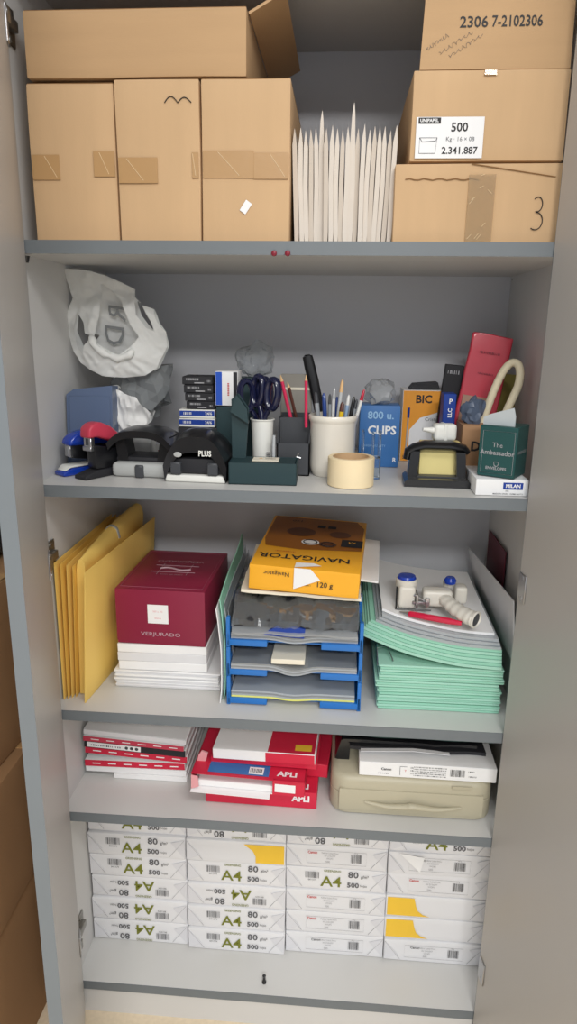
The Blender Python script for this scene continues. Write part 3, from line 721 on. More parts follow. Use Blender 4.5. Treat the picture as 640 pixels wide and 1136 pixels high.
pencil('pencil', (331, 474), (319, 424), .20, .20, .0030, M_pens['brown'], M_lead, 'dark brown pencil between the two red pencils in the organiser', 'pencil')
pencil('pencil', (339.5, 474), (339.5, 416), .15, .15, .0028, M_pens['pink'], M_lead, 'upright pinkish red pencil just left of the cream pot', 'pencil', .010)

# black strap or brush-like tool
a = at(352, 470, .21); mb = MB()
pts = [at(x, y, .235) for x, y in ((357, 470), (352, 444), (348, 424), (344, 408), (341, 395))]
mb.tube([p-pts[0] for p in pts], [.009, .010, .010, .0105, .0095], 12, sq=.4)
mb.tube([pts[-1]-pts[0], pts[-1]-pts[0]+Vector((-.0005, 0, .003))], [.0078, .004], 12, sq=.45)
tag(mb.build('black_ruler_handle', [M_black], None, pts[0]), 'long black handle rising behind the pens in the cream pot', 'tool')

# --- cream pot with pens
yp = .155; pr = (at(396, 470, yp).x-at(343, 470, yp).x)/2; pxc = at(369.5, 470, yp).x; ph = at(369, 463, yp-pr).z-Z2
r = empty('utensil_pot', (pxc, yp, Z2), 'round cream ceramic pot full of pens and pencils', 'pot')
MB().lathe([(0, 0), (pr*.80, 0), (pr*.84, .004), (pr*.93, .010), (pr*.955, .020), (pr*.955, ph-.014), (pr*.97, ph-.012), (pr*1.03, ph-.008), (pr*1.03, ph-.002), (pr*1.0, ph), (pr*.93, ph), (pr*.90, ph-.004), (pr*.88, .012), (0, .008)], 56, cap=False).build('pot_wall', [M_crock], r)
pens = [((352, 470), (350, 435), 'grey', 'grey felt pen at the left rim', .0042), ((355, 468), (351, 441), 'silver', 'pale silver pencil', .003),
        ((361, 468), (359, 436), 'blue', 'blue pen with dark cap', .004), ((363, 468), (366, 437), 'grey', 'slim grey pen', .003),
        ((370, 468), (380, 421), 'silver', 'long silver-grey pencil standing tallest', .0036), ((367, 468), (371, 430), 'white', 'white pen with orange end', .0032),
        ((376, 468), (380, 446), 'yellow', 'yellow marker', .0042), ((383, 468), (387, 438), 'pale', 'pale blue pen', .0036),
        ((388, 468), (393, 440), 'black', 'black pen', .0036), ((392, 468), (404, 432), 'white', 'white and red pen leaning far right', .0032),
        ((385, 466), (396, 443), 'grey', 'grey pen behind the pale blue one', .0034), ((373, 466), (374, 440), 'blue', 'navy pen in the middle', .0034)]
for i, (pa, pb, c, lab_, rad) in enumerate(pens):
    yy = yp+(-.012, .010, .0, .014, -.008, .012, -.014, .004, -.006, .010, .016, .018)[i]
    top = at(pb[0], pb[1], yy); fx = pxc+(at(pa[0], 468, yy).x-pxc)*.55
    base = Vector((fx, yp+(yy-yp)*.6, Z2+.014)); dvec = top-base; L = dvec.length
    root = empty('pencil' if i in (1, 4) else 'pen', base, lab_+' in the cream pot', 'pencil' if i in (1, 4) else 'pen', group='pens in the cream pot')
    root.rotation_mode = 'QUATERNION'; root.rotation_quaternion = Vector((0, 0, 1)).rotation_difference(dvec.normalized())
    MB().tube([(0, 0, 0), (0, 0, L*.86)], rad, 10).build('barrel', [M_pens[c]], root)
    capc = {'silver': M_lead, 'white': M_pens['silver'] if i < 9 else M_pens['red'], 'yellow': M_pens['brown'], 'grey': M_dgrey, 'blue': M_pens['blue'], 'pale': M_pens['white'], 'black': M_pens['black']}[c]
    MB().tube([(0, 0, L*.86), (0, 0, L*.97), (0, 0, L)], [rad*1.02, rad*.8, rad*.25], 10).build('cap', [capc], root)

# --- masking tape roll
p = atz(389, 543, Z2); tr = (at(415, 525, p.y+.03).x-at(363, 525, p.y+.03).x)/2; th = at(389, 511, p.y).z-Z2
r = empty('masking_tape_roll', (at(389, 525, p.y+tr).x, p.y+tr, Z2), 'roll of cream masking tape lying flat in front of the pot', 'tape roll')
MB().lathe([(tr*.80, 0), (tr-.001, 0), (tr, .001), (tr, th-.001), (tr-.001, th), (tr*.80, th), (tr*.80, 0)], 56, cap=False).build('tape', [M_mask], r)
MB().lathe([(tr*.74, 0), (tr*.795, 0), (tr*.795, th+.0005), (tr*.74, th+.0005), (tr*.74, 0)], 56, cap=False).build('core', [M_card], r)

# --- clear acrylic holder
p = atz(417, 532, Z2); w = .026
r = empty('acrylic_holder', (at(413, 530, p.y).x, p.y+.0, Z2), 'small clear acrylic block with a blue top edge, right of the masking tape', 'holder')
hh = at(413, 479, p.y).z-Z2
MB().rbox(-w/2-.008, w/2, 0, .03, .0, hh*.45, .001, 1).build('block', [M_acr], r)
MB().rbox(-w/2-.008, -w/2-.004, .002, .028, hh*.45, hh, .0006, 1).rbox(w/2-.005, w/2, .002, .028, hh*.45, hh, .0006, 1).rbox(-.003, .001, .002, .028, hh*.45, hh*.96, .0006, 1).build('fin', [M_acr], r)

# --- blue clip box
def clip_deco(mb, w, d, h):
    mb.text('800 u.', h*.17, w*.02, -.0005, h*.84, 1, bold=.02); mb.text('CLIPS', h*.19, w*.06, -.0006, h*.60, 2, bold=.03); mb.text('HIGH QUALITY', h*.05, -w*.1, -.0005, h*.35, 1); mb.text('R', h*.10, w*.40, -.0005, h*.12, 2, bold=.02)
o, w, hh, Y = sbox('clip_box', 397, 441, 450, 518, Z2, .06, 'blue cardboard box of clips printed 800 u. behind the acrylic block', 'box', [M_clipb, M_lblue, M_white], clip_deco)
clipx, clipY, cliph = o.location.x, Y, hh
# clear bag on the clip box
b0 = at(422, 430, clipY+.03)
tag(blob(.030, .024, .026, .3, 3.2, 9, M=Matrix.Diagonal((1, 1, 1, 1))).build('clear_bag', [M_clear2], None, (b0.x, clipY+.03, Z2+cliph+.024), ang=25), 'crumpled clear plastic bag sitting on top of the blue clip box', 'bag')
b1 = at(281, 398, .21)
tag(blob(.036, .024, .034, .28, 3.0, 21).build('clear_bag', [M_clear], None, (b1.x, .235, b1.z-.006), ang=25), 'crumpled clear film bag rising behind the scissors', 'bag')
tag(MB().rbox(-.032, .032, 0, .04, 0, b1.z-.036-Z2, .001, 1).build('dark_box', [M_dteal], None, (b1.x-.01, .22, Z2)), 'dark upright box behind the scissors, under the clear film bag', 'box')

# --- pen box (orange and white)
def bic(mb, w, d, h):
    y = -.0005
    mb.polyF([(-w/2+.001, 0.001), (-w*.30, .001), (-w*.30, h*.45), (-w*.05, h*.62), (w/2-.001, h*.72), (w/2-.001, h-.001), (-w/2+.001, h-.001)], y, 1)
    mb.text('BIC', h*.15, w*.02, y-.0003, h*.875, 2, bold=.03); mb.text('Cristal', h*.07, w*.24, y-.0003, h*.60, 3); mb.text('50', h*.07, -w*.38, y-.0003, h*.06, 2)
    mb.tube([(-w*.36, y-.0008, h*.14), (-w*.34, y-.0008, h*.72)], .0016, 8, 4); mb.tube([(-w*.34, y-.0008, h*.62), (-w*.338, y-.0008, h*.76)], .0024, 8, 5); mb.tube([(-w*.36, y-.0008, h*.14), (-w*.362, y-.0008, h*.08)], [.0014, .0003], 8, 5)
o, w, hh, Y = sbox('pen_box', 443, 487, 433, 512, Z2, .075, 'orange and white ballpoint pen box printed BIC, left of the black upright punch', 'box', [M_white, M_bicor, M_mblack, M_gink, M_pens['silver'], M_bluei], bic)
tag(MB().prism([(-.030, 0), (.030, .002), (.026, .014), (-.022, .010)], 0, .04).build('black_pouch', [M_mblack], None, (o.location.x+.003, Y+.012, Z2+hh+.001)), 'dark pouch lying on top of the pen box', 'pouch')

# --- clear blister, white adapter, yellow foam
yB = .115
bx = at(481, 470, yB); mb = MB()
tag(sheet([(-.030, 0), (.028, 0), (.030, .050), (.020, .058), (-.026, .054)], [], .003, lambda x, z, s: -.012*max(0, 1-(x*x*900+(z-.028)**2*900))-.002*noise.noise(Vector((x*90, z*90, 0)))).build('blister_pack', [M_clear2], None, (bx.x, .135, Z2+.018), ang=60), 'clear plastic blister pack in front of the pen box', 'packaging')
bpy.data.objects['blister_pack'].location.z = Z2+.002
FH = at(490, 491, .108).z-Z2
tag(MB().rbox(-.036, .034, 0, .035, 0, FH, .003, 2, jit=.001, cuts=2, ns=40).build('yellow_sponge', [M_yelnote], None, (at(488, 510, .11).x, .105, Z2)), 'pale yellow foam block behind the black upright punch', 'block')
w0 = at(493, 480, .115); r = empty('plug_adapter', (w0.x, .115, Z2+FH+.002), 'small white plastic plug lying on the yellow foam block', 'adapter', R_(10))
MB().rbox(-.019, .021, -.008, .018, 0, .030, .008, 4).build('body', [M_wplast], r); MB().rbox(-.003, .003, -.0095, .018, .001, .031, .002, 2).build('ridge', [M_wplast], r)
MB().tube([(-.018, .004, .018), (-.038, .004, .020)], [.006, .003], 12).build('nozzle', [M_wplast], r)

# --- black upright punch in front
r, p = place('hole_punch', 485, 541, Z2, 'glossy black metal desk punch with a bridge-shaped handle, at the front of the shelf', 'hole punch', R_(-2))
w = at(523, 541, p.y).x-at(449, 541, p.y).x; hh = at(480, 494, p.y+.03).z-Z2
MB().prism([(-w/2, 0), (w/2, 0), (w/2, .008), (w/2-.006, .013), (-w/2+.006, .013), (-w/2, .008)], 0, .075).build('base', [M_black], r)
for sx, nm in ((-1, 'post'), (1, 'post')):
    MB().prism([(sx*(w/2-.006), .012), (sx*(w/2-.022), .012), (sx*(w/2-.026), hh-.010), (sx*(w/2-.010), hh-.010)], .022, .050).build('post', [M_black], r)
    MB().tube([(sx*(w/2-.020), .036, hh*.35), (sx*(w/2-.020), .036, hh*.75)], .005, 14).build('spring', [M_dsteel], r)
pts = [(-w/2+.004, .036, hh*.62), (-w/2+.006, .036, hh*.82), (-w/2+.016, .036, hh-.006), (-w*.2, .036, hh-.001), (w*.2, .036, hh-.001), (w/2-.012, .036, hh-.005), (w/2-.004, .036, hh-.012)]
MB().tube(pts, [.006, .0075, .008, .0085, .0085, .0075, .005], 14, sq=2.0).build('handle', [M_black], r)
MB().box(-w*.3, w*.32, .02, .055, .013, .015).build('cutting_plate', [M_dgrey], r)

# --- things in the right corner
o, w, hh, Y = sbox('brown_box', 509, 538, 472, 530, Z2, .07, 'plain brown box printed DI, behind the green box', 'box', [M_brown, M_ink], lambda mb, w, d, h: mb.text('DI', h*.24, w*.1, -.0006, h*.62, 1, bold=.03), Y=.13); hbrown = hh
pk_ = at(535, 470, .25)
r = empty('padded_packet', (at(521, 465, .26).x, .262, Z2+.010), 'tall coral red packet leaning at the back of the right corner', 'packet', rot=(R_(-4), R_(8), R_(-4)))
pw = .052; hh = at(530, 376, .255).z-Z2
vs = []
mb = MB().rbox(-.040, .036, -.006, .008, 0, hh, .004, 3, jit=.003, cuts=6, ns=18)
mb.build('packet_body', [M_pink], r)
mb = MB().rbox(-.034, .020, -.0105, -.0085, hh*.26, hh*.52, .0004, 1); mb.build('clear_window', [mat('dusty_tan', (176, 140, 120), .4)], r)
mb = MB(); mb.barcode(.0, -.0092, hh*.86, .040, .004, 0, 14); mb.barcode(.0, -.0092, hh*.70, .030, .003, 0, 12); mb.build('printed_text', [mat('deep_red_ink', (130, 30, 50), .5)], r)
MB().rbox(-.032, -.018, 0, 0.014, 0.0, .0, .0, 1) if False else None
tag(MB().rbox(-.018, .018, 0, .012, 0, at(500, 405, .27).z-Z2, .001, 1).quadF(-.016, .016, .075, .10, -.0006, 1).barcode(0, -.0009, at(500, 405, .27).z-Z2-.014, .024, .007, 2, 6).build('black_booklet', [M_mblack, M_purple, M_lgink], None, (at(495, 430, .27).x, .290, Z2), (0, R_(5), 0)), 'black and purple booklet standing behind the pen box', 'booklet')
tag(MB().rbox(-.011, .012, 0, .04, 0, at(497, 437, .20).z-Z2, .001, 1).text('P', .013, .002, -.0006, at(497, 437, .20).z-Z2-.014, 1, bold=.02).text('LLC', .010, .002, -.0006, at(497, 437, .20).z-Z2-.035, 1, rot=R_(90), bold=.03).build('blue_box', [M_bluei, M_white], None, (at(497, 470, .20).x, .20, Z2)), 'narrow royal blue box between the pen box and the coral packet', 'box')
cb = at(522, 460, .20)
tag(blob(.020, .016, .026, .4, 3, 5).build('crumpled_wrapper', [mat('slate_wrapper', (86, 98, 118), .3)], None, (cb.x, .19, cb.z), ang=25), 'crumpled slate-blue wrapper on the brown box', 'wrapper')
bpy.data.objects['crumpled_wrapper'].location = (at(524, 462, .16).x, .16, Z2+hbrown+.020)
# yellow-olive card behind cable
tag(MB().rbox(-.024, .024, 0, .006, 0, at(555, 415, .29).z-Z2, .001, 1).build('olive_folder', [mat('olive_card', (150, 140, 70), .6)], None, (at(555, 440, .29).x, .30, Z2), (0, R_(4), 0)), 'olive card standing behind the loop of cream cable', 'card')
# loop of thick cream cable: a hairpin standing up
LP = [(533, 474), (538, 460), (544, 443), (551, 426), (559, 411), (567, 403), (574, 404), (577, 413), (575, 427), (569, 441), (562, 456), (556, 472), (553, 484)]
P3 = [at(a, b, .175+.015*math.sin(i*.5)) for i, (a, b) in enumerate(LP)]
def catmull(P, k=5, closed=False):
    out = []
    n = len(P)
    for i in range(n-1):
        p0_, p1_, p2_, p3_ = P[max(i-1, 0)], P[i], P[i+1], P[min(i+2, n-1)]
        for j in range(k):
            t = j/k; out.append(.5*((2*p1_)+(p2_-p0_)*t+(2*p0_-5*p1_+4*p2_-p3_)*t*t+(3*p1_-p0_-3*p2_+p3_)*t**3))
    out.append(P[-1]); return out
pts = catmull(P3, 6); base = Vector((P3[0].x, P3[0].y, Z2))
o = MB().tube([p-base for p in pts], [.0072+.0003*math.sin(i*2.4) for i in range(len(pts))], 14).build('cable_loop', [M_rope], None, base); tag(o, 'thick cream cable bent into a tall loop behind the green box', 'cable')
# milan box and the green box on it
def mil(mb, w, d, h):
    mb.quadF(w*.02, w*.40, h*.40, h*.82, -.0006, 1); mb.text('MILAN', h*.30, w*.21, -.0009, h*.61, 0, bold=.03); mb.text('430', h*.14, w*.1, -.0006, h*.30, 2); mb.text('MADE IN SPAIN · GOMA NATA', h*.13, w*.12, -.0006, h*.12, 2, bold=.01)
o, w, hm, Y = sbox('eraser_box', 527, 585, 532, 550, Z2, .115, 'white eraser box printed MILAN under the dark green box', 'box', [M_white, M_bluei, M_gink], mil)
def amb(mb, w, d, h):
    y = -.0007; k = .0006
    mb.tube([(-w/2+.006, y, .006), (w/2-.004, y, .006), (w/2-.004, y, h-.008), (-w/2+.006, y, h-.008)], k*.6, 5, 1, closed=True)
    mb.text('Ambassador', h*.135, 0, y, h*.48, 1, bold=.01); mb.text('The', h*.13, 0, y, h*.63, 1); mb.text('ENVELOPES', h*.08, 0, y, h*.17, 1, bold=.02)
    mb.tube([(-.004, y, h*.30), (.004, y, h*.30), (.003, y, h*.23), (0, y, h*.21), (-.003, y, h*.23)], .0006, 5, 1, closed=True)
Yg2 = Y+.012; a = at(529, 524, Yg2); b = at(567, 526, Yg2); w = b.x-a.x; zt2 = at(548, 478, Yg2).z; zz = Z2+hm+.0015
r = empty('green_box', ((a.x+b.x)/2+.002, Yg2, zz), 'dark green box printed Ambassador with its white flap open, on the eraser box', 'box', R_(-30))
h = at(548, 473, Yg2).z-zz; w *= 1.12
mb = MB().rbox(-w/2, w/2, 0, .060, 0, h, .001, 1); amb(mb, w, .09, h)
mb.text('Ambassador', h*.11, w/2+.0005, .030, h*.5, 1, face='R'); mb.build('carton', [M_teal, M_lgink], r)
MB().prism([(-w/2, h), (w*.34, h), (w*.34, h+.016), (w*.28, h+.030), (-w*.30, h+.018), (-w/2, h+.012)], .012, .0135).build('open_flap', [mat('pale_grey_card', (190, 196, 198), .6)], r)

# ================================================================== COMPARTMENT 3
# --- manila envelopes, standing bundle left
random.seed(11)
def manila(x, y0, y1, h, th, label, tilt=0., rz=0., m=M_manila, group=None, bend=0., fat=False):
    """large envelope on edge: a thin puffed body running in y"""
    r = empty('manila_envelope', (x, y0, Z3), label, 'envelope', group=group, rot=(0, tilt, rz))
    vs = []; fs = []; NY, NZ = 14, 12
    for s in (-1, 1):
        for j in range(NZ+1):
            for i in range(NY+1):
                u, v = i/NY, j/NZ
                ed = min(1, min(u, 1-u)*9)**.5*min(1, min(v, 1-v)*9)**.5
                t = th*(.15+.85*ed)*(1+.25*noise.noise(Vector((u*3, v*3, x*50+s))))
                yl = (y1-y0)*u; zz = (h[0]+(h[1]-h[0])*u)*v
                if v > .8 and fat: t *= .75
                vs.append((s*t/2+bend*math.sin(math.pi*v)*(.4+.6*u), yl, zz))
    n = (NY+1)*(NZ+1)
    for j in range(NZ):
        for i in range(NY):
            a = j*(NY+1)+i; q = (a, a+1, a+NY+2, a+NY+1); fs.append(q[::-1]); fs.append(tuple(k+n for k in q))
    for i in range(NY):
        fs.append((i, i+1, n+i+1, n+i)); a = NZ*(NY+1)+i; fs.append((a+1, a, n+a, n+a+1))
    for j in range(NZ):
        a = j*(NY+1); fs.append((a+NY+1, a, n+a, n+a+NY+1)); a += NY; fs.append((a, a+NY+1, n+a+NY+1, n+a))
    MB().add(vs, fs).build('envelope_body', [m], r, ang=60)
    return r
hl = at(70, 624, .04).z-Z3
for i in range(4):
    manila(XL+.005+.0064*i, .035+.004*i, .36, (hl-.003*i, hl+.004), .0055, 'thick manila envelope on edge, %s from the left wall of the third shelf' % ['first', 'second', 'third', 'fourth'][i], tilt=R_(.2+.75*i), m=M_manila2 if i % 2 else M_manila, group='manila envelopes on edge')
# puffed envelope folded over the bundle, with a grey band
r = empty('manila_envelope', (XL+.031, .06, Z3), 'puffed manila envelope with a grey band, taller at the back of the left bundle', 'envelope', group='manila envelopes on edge', rot=(0, R_(3), 0))
vs = []; fs = []; K = 18; n = 16
for i in range(K+1):
    u = i/K; y = .33*u; top = hl+.002+.022*min(1, u*1.3)**.8; hw = .005+.011*math.sin(math.pi*min(1, .1+u*.6)); cx = .001+.010*u
    for k in range(n):
        a = math.pi*k/(n-1); zz = top*(.86)+top*.14*math.sin(a)**.6 if 0 < k < n-1 else 0.001
        xx = -hw*math.cos(a)*(1 if 0 < k < n-1 else .55)
        vs.append((cx+xx+.002*noise.noise(Vector((u*5, a*2, 1))), y, zz+.003*noise.noise(Vector((u*9, a*2, 4)))*(0 if k in (0, n-1) else 1)))
for i in range(K):
    for k in range(n-1): a = i*n+k; fs.append((a, a+1, a+n+1, a+n))
    fs.append((i*n+n-1, i*n, i*n+n, i*n+2*n-1))
fs.append(tuple(range(n-1, -1, -1))); fs.append(tuple(K*n+k for k in range(n)))
MB().add(vs, fs).build('envelope_body', [M_manila], r, ang=50)
i0 = 9; ring = [Vector(vs[i0*n+k])*1.0 for k in range(1, n-1)]
MB().tube([q+Vector((0, 0, .0012)) for q in ring], .0018, 6, sq=3.).build('grey_band', [M_gbase], r)
manila(.033, .028, .39, (.262, .268), .013, 'wide manila envelope standing in front, between the bundle and the maroon box', tilt=R_(3.6), rz=R_(-5), fat=True, group='manila envelopes on edge')

# --- paper stacks with maroon box
Yp = .095; x0, x1 = at(127, 745, Yp).x, at(243, 745, Yp).x
zA = at(185, 734, Yp).z
def sheets(name, x0, x1, y0, y1, z0, z1, label, cat, m1, m2, n=8, jit=.002, seed=1, par=None, rz=0., group=None, bowl=0.):
    """a stack of loose paper: layered slabs in one mesh"""
    rnd = random.Random(seed); cx, cy = (x0+x1)/2, y0; w, d = x1-x0, y1-y0; h = (z1-z0)/n; mb = MB()
    for i in range(n):
        a, b, c, e = [rnd.uniform(-jit, jit) for _ in range(4)]
        mb.rbox(-w/2+a, w/2+b, c, d+e, i*h, (i+1)*h-.0003, min(h*.3, .001), 1, i % 2)
    o = mb.build(name, [m1, m2], par, (cx, cy, z0), (0, 0, rz)); tag(o, label, cat, group); return o
M_pap2 = mat('paper_edge', (222, 222, 224), .7)
sheets('paper_stack', x0, x1, Yp, Yp+.29, Z3, Z3+(zA-Z3)*.62, 'thick loose stack of white paper on the third shelf, lowest under the maroon box', 'paper', M_white, M_pap2, 9, .0025, 5)
zM0 = Z3+(zA-Z3)*.62+.001
pkx0, pkx1 = at(131, 735, Yp).x, at(229, 738, Yp).x
zM1 = at(180, 716, Yp).z
sheets('paper_stack', pkx0, pkx1, Yp+.002, Yp+.235, zM0, zM1, 'thin packet of white paper between the loose stack and the maroon box', 'paper', M_white, M_pap2, 3, .001, 6)
bw_ = at(229, 690, Yp).x-at(131, 690, Yp).x; zT = at(180, 655, Yp).z; hB = zT-zM1-.001
r = empty('envelope_box', ((pkx0+pkx1)/2, Yp, zM1+.001), 'maroon cardboard box with a small white label, on the paper stacks', 'box', R_(-1.5))
MB().rbox(-bw_/2, bw_/2, 0, .235, 0, hB*.55, .001, 1).build('base', [M_maroon], r)
mb = MB().rbox(-bw_/2-.001, bw_/2+.001, -.001, .236, hB*.05, hB, .0015, 2)
mb.text('VERJURADO', .0105, .0, -.0018, hB*.20, 1, bold=.0, sx=1.35)
def tri(mb):
    zt_ = hB+.0006
    mb.text('VERJURADO', .014, .0, .165, zt_, 1, face='T', rot=math.pi, sx=1.3)
    mb.tube([(-bw_/2+.006, .012, zt_), (bw_/2-.006, .012, zt_), (bw_/2-.006, .225, zt_), (-bw_/2+.006, .225, zt_)], .0004, 5, 2, closed=True)
    mb.tube([(-.032+.064*t, .118+.006*math.sin(t*6.3), zt_) for t in [i/14 for i in range(15)]], .0022, 6, 1)
    for yy in (.100, .138): mb.tube([(-.045, yy, zt_), (.045, yy, zt_)], .0005, 5, 1)
    for xx in (-.030, .030): mb.tube([(xx, .085, zt_), (xx, .150, zt_)], .0005, 5, 1)
    mb.text('papel de carta', .008, 0, .085, zt_, 1, face='T', rot=math.pi)
tri(mb)
mb.build('lid', [M_maroon, mat('silver_print', (190, 160, 170), .4), mat('silver_line', (165, 95, 115), .4)], r)
l = MB().rbox(-.024, .016, -.0024, -.0014, hB*.40, hB*.74, .0002, 1)
l.text('500 u. A5', .005, -.004, -.0027, hB*.62, 1).text('blanco', .005, -.004, -.0027, hB*.5, 1).build('label_sticker', [M_white, M_pinkw], r)['label'] = 'white sticker label'

# --- leaning files between maroon box and trays
random.seed(5)
lean = [(237, 252, M_white, 'white card folder leaning against the maroon box'), (241, 256, M_green, 'mint green folder leaning beside the maroon box, inner one'),
        (246, 262, M_sleeve, 'clear sleeve file leaning left of the blue trays'), (249, 265, M_clear2, 'milky clear folder leaning closest to the blue trays')]
for i, (pb, pt, m, lb) in enumerate(lean):
    Yl = .05+.012*i; xb_ = .286+.0052*i; top = at(pt, 618+8*i, Yl+.02)
    hgt = (.19, .205, .19, .175)[i]; tl_ = R_(-1.5)
    mb = MB(); vs = []; fs = []; NZ, NY = 8, 6
    for s in (-1, 1):
        for j in range(NZ+1):
            for k in range(NY+1):
                v, u = j/NZ, k/NY; vs.append((s*.0009+.006*math.sin(math.pi*v)+.003*noise.noise(Vector((u*2, v*3, 3))), .30*u, hgt*(v)*(1+.12*u if i != 1 else 1+.18*u)))
    n = (NY+1)*(NZ+1)
    for j in range(NZ):
        for k in range(NY): a = j*(NY+1)+k; q = (a, a+1, a+NY+2, a+NY+1); fs.append(q[::-1]); fs.append(tuple(t+n for t in q))
    for k in range(NY): fs.append((k, k+1, n+k+1, n+k)); a = NZ*(NY+1)+k; fs.append((a+1, a, n+a, n+a+1))
    for j in range(NZ): a = j*(NY+1); fs.append((a+NY+1, a, n+a, n+a+NY+1)); a += NY; fs.append((a, a+NY+1, n+a+NY+1, n+a))
    o = mb.add(vs, fs).build('document_folder', [m], None, (xb_, Yl, Z3+.001), (0, tl_, 0), ang=60)
    tag(o, lb, 'folder', 'files leaning between the maroon box and the trays')

# --- blue letter trays
Yt = .048; tx0, tx1 = at(252, 760, Yt).x, at(400, 760, Yt).x; tw = tx1-tx0; tc = (tx0+tx1)/2
tz = (at(325, 776, Yt).z, at(325, 738, Yt).z, at(325, 700, Yt).z)
Zt = Z3; pitch = (at(325, 741, Yt).z-at(325, 773, Yt).z); 
tray_top = []
for k in range(3):
    r = empty('letter_tray', (tc, Yt, Zt+k*pitch), 'blue plastic letter tray, %s of the stack of three' % ['bottom', 'middle', 'top'][k], 'letter tray', R_(-.6), 'stacked blue letter trays')
    mb = MB(); t = .004; hh = pitch-.001; dd = .27; lw = tw*.30
    mb.box(-tw/2, tw/2, .02, dd, .004, .0065)
    mb.rbox(-tw/2, -tw/2+lw, 0, .022, .003, .015, .0015, 2); mb.rbox(tw/2-lw, tw/2, 0, .022, .003, .015, .0015, 2)    # front lips
    mb.box(-tw/2+lw, tw/2-lw, .06, dd, .004, .0065)
    mb.box(-tw/2, tw/2, dd-t, dd, .004, .030)
    for s in (-1, 1):
        X0, X1 = sorted((s*tw/2, s*(tw/2-t)))
        mb.box(X0, X1, 0, dd, .002, .026)
        mb.rbox(X0-.0015, X1+.0015, 0, .012, 0.0, hh, .001, 1); mb.rbox(X0-.001, X1+.001, dd-.018, dd, 0, hh, .001, 1); mb.rbox(X0-.001, X1+.001, .13, .15, 0, hh, .001, 1)
    mb.build('tray', [M_tray], r)
ztray = [Zt+k*pitch for k in range(3)]
def papers(name, k, y0, x0, x1, hh, label, cat, mats, sag=.004, n=4, d=.24, rz=0.):
    """papers in a tray: thin layered sheets sagging over the front gap"""
    mb = MB(); NX = 20
    for q in range(n):
        vs = []; fs = []
        z0 = .0155+hh*q/n; z1 = .0155+hh*(q+1)/n-.0002
        NJ = 4; yj = [y0, y0+.026, y0+.056, y0+d]; sg = [1, .55, 0, 0]
        for (zz) in (z0, z1):
            for j in range(NJ):
                for i in range(NX+1):
                    u = i/NX; vs.append((x0+(x1-x0)*u, yj[j], zz-sag*sg[j]*(math.cos(math.pi*(u-.5)/.4)**2 if abs(u-.5) < .2 else 0)))
        m_ = NX+1; top = NJ*m_
        for j in range(NJ-1):
            for i in range(NX):
                a = j*m_+i; fs += [(a, a+m_, a+m_+1, a+1), (top+a, top+a+1, top+a+m_+1, top+a+m_)]
            a = j*m_; fs.append((a, top+a, top+a+m_, a+m_)); a += NX; fs.append((a, a+m_, top+a+m_, top+a))
        for i in range(NX):
            a = (NJ-1)*m_+i; fs += [(i, i+1, top+i+1, top+i), (a, top+a, top+a+1, a+1)]
        mb.add(vs, fs, q % len(mats))
    o = mb.build(name, mats, None, (tc, Yt, ztray[k]), (0, 0, rz)); return tag(o, label, cat)
papers('plastic_sleeves', 0, .004, -tw/2+.007, tw/2-.010, .014, 'pile of clear and yellow document sleeves in the bottom blue tray', 'sleeves', [mat('lime_sheet', (226, 226, 120), .5), M_sleeve, M_clear2, M_sleeve], .004, 4)
papers('plastic_sleeves', 1, .002, -tw/2+.007, tw/2-.008, .012, 'pile of clear sleeves drooping out of the middle blue tray', 'sleeves', [M_sleeve, M_clear2], .010, 4)
o = MB().rbox(-.030, .032, 0, .07, 0, .010, .001, 1, jit=.0006, cuts=2).build('cream_card_box', [M_cream], None, (tc-.012, Yt+.001, ztray[1]+.0290)); tag(o, 'small cream card box in the middle blue tray', 'box')
papers('plastic_sleeves', 2, .006, -tw/2+.007, tw/2-.008, .012, 'clear sleeves in the top blue tray', 'sleeves', [M_sleeve, M_clear2], .006, 4)
mb = MB().prism([(-.045, 0), (.028, -.004), (.030, .014), (.012, .018), (-.010, .013), (-.022, .018), (-.045, .004)], 0, .20)
mb.barcode(.008, -.0006, .003, .036, .003, 1, 10); 
o = mb.build('blue_booklet', [M_bluei, M_lblue], None, (tc-.010, Yt-.001, ztray[2]+.0280)); tag(o, 'torn bright blue booklet in the top letter tray', 'booklet')
# things on the top tray: clear bag with black folder
zb0 = ztray[2]+.046
def wavy(x0, x1, y0, y1, z, th, amp, ns, seed, NX=30, NY=22, tilt=0., m=0, side=0., droop=0.):
    vs = []; fs = []
    for s in (0, 1):
        for j in range(NY+1):
            for i in range(NX+1):
                u, v = i/NX, j/NY; q = Vector((u*ns, v*ns, seed))
                zz = z+s*th+amp*(noise.noise(q)*.8+(.5-abs(noise.noise(q*2.1))*1.2)*.6)+tilt*v-side*u-droop*max(0, 1-v/.22)**1.6
                ex = .004*noise.noise(Vector((v*5, 0, seed))); ey = .004*noise.noise(Vector((u*5, 1, seed)))
                vs.append((x0+(x1-x0)*u+ex, y0+(y1-y0)*v+ey, zz))
    n = (NX+1)*(NY+1)
    for j in range(NY):
        for i in range(NX): a = j*(NX+1)+i; q = (a, a+1, a+NX+2, a+NX+1); fs.append(tuple(t+n for t in q)); fs.append(q[::-1])
    for i in range(NX): fs.append((i, i+1, n+i+1, n+i)); a = NY*(NX+1)+i; fs.append((a+1, a, n+a, n+a+1))
    for j in range(NY): a = j*(NX+1); fs.append((a+NX+1, a, n+a, n+a+NX+1)); a += NX; fs.append((a, a+NX+1, n+a+NX+1, n+a))
    return MB().add(vs, fs, m)
zBF = at(330, 690, Yt+.01).z
r = empty('packed_folder', (tc, Yt, zb0+.001), 'black folder wrapped in crumpled clear plastic, lying on the top blue tray', 'folder')
hA = zBF-zb0+.004
wavy(-tw/2+.012, tw/2-.010, .004, .27, .020, .012, .003, 3., 3, tilt=.004, droop=.026).build('folder', [M_mblack], r)
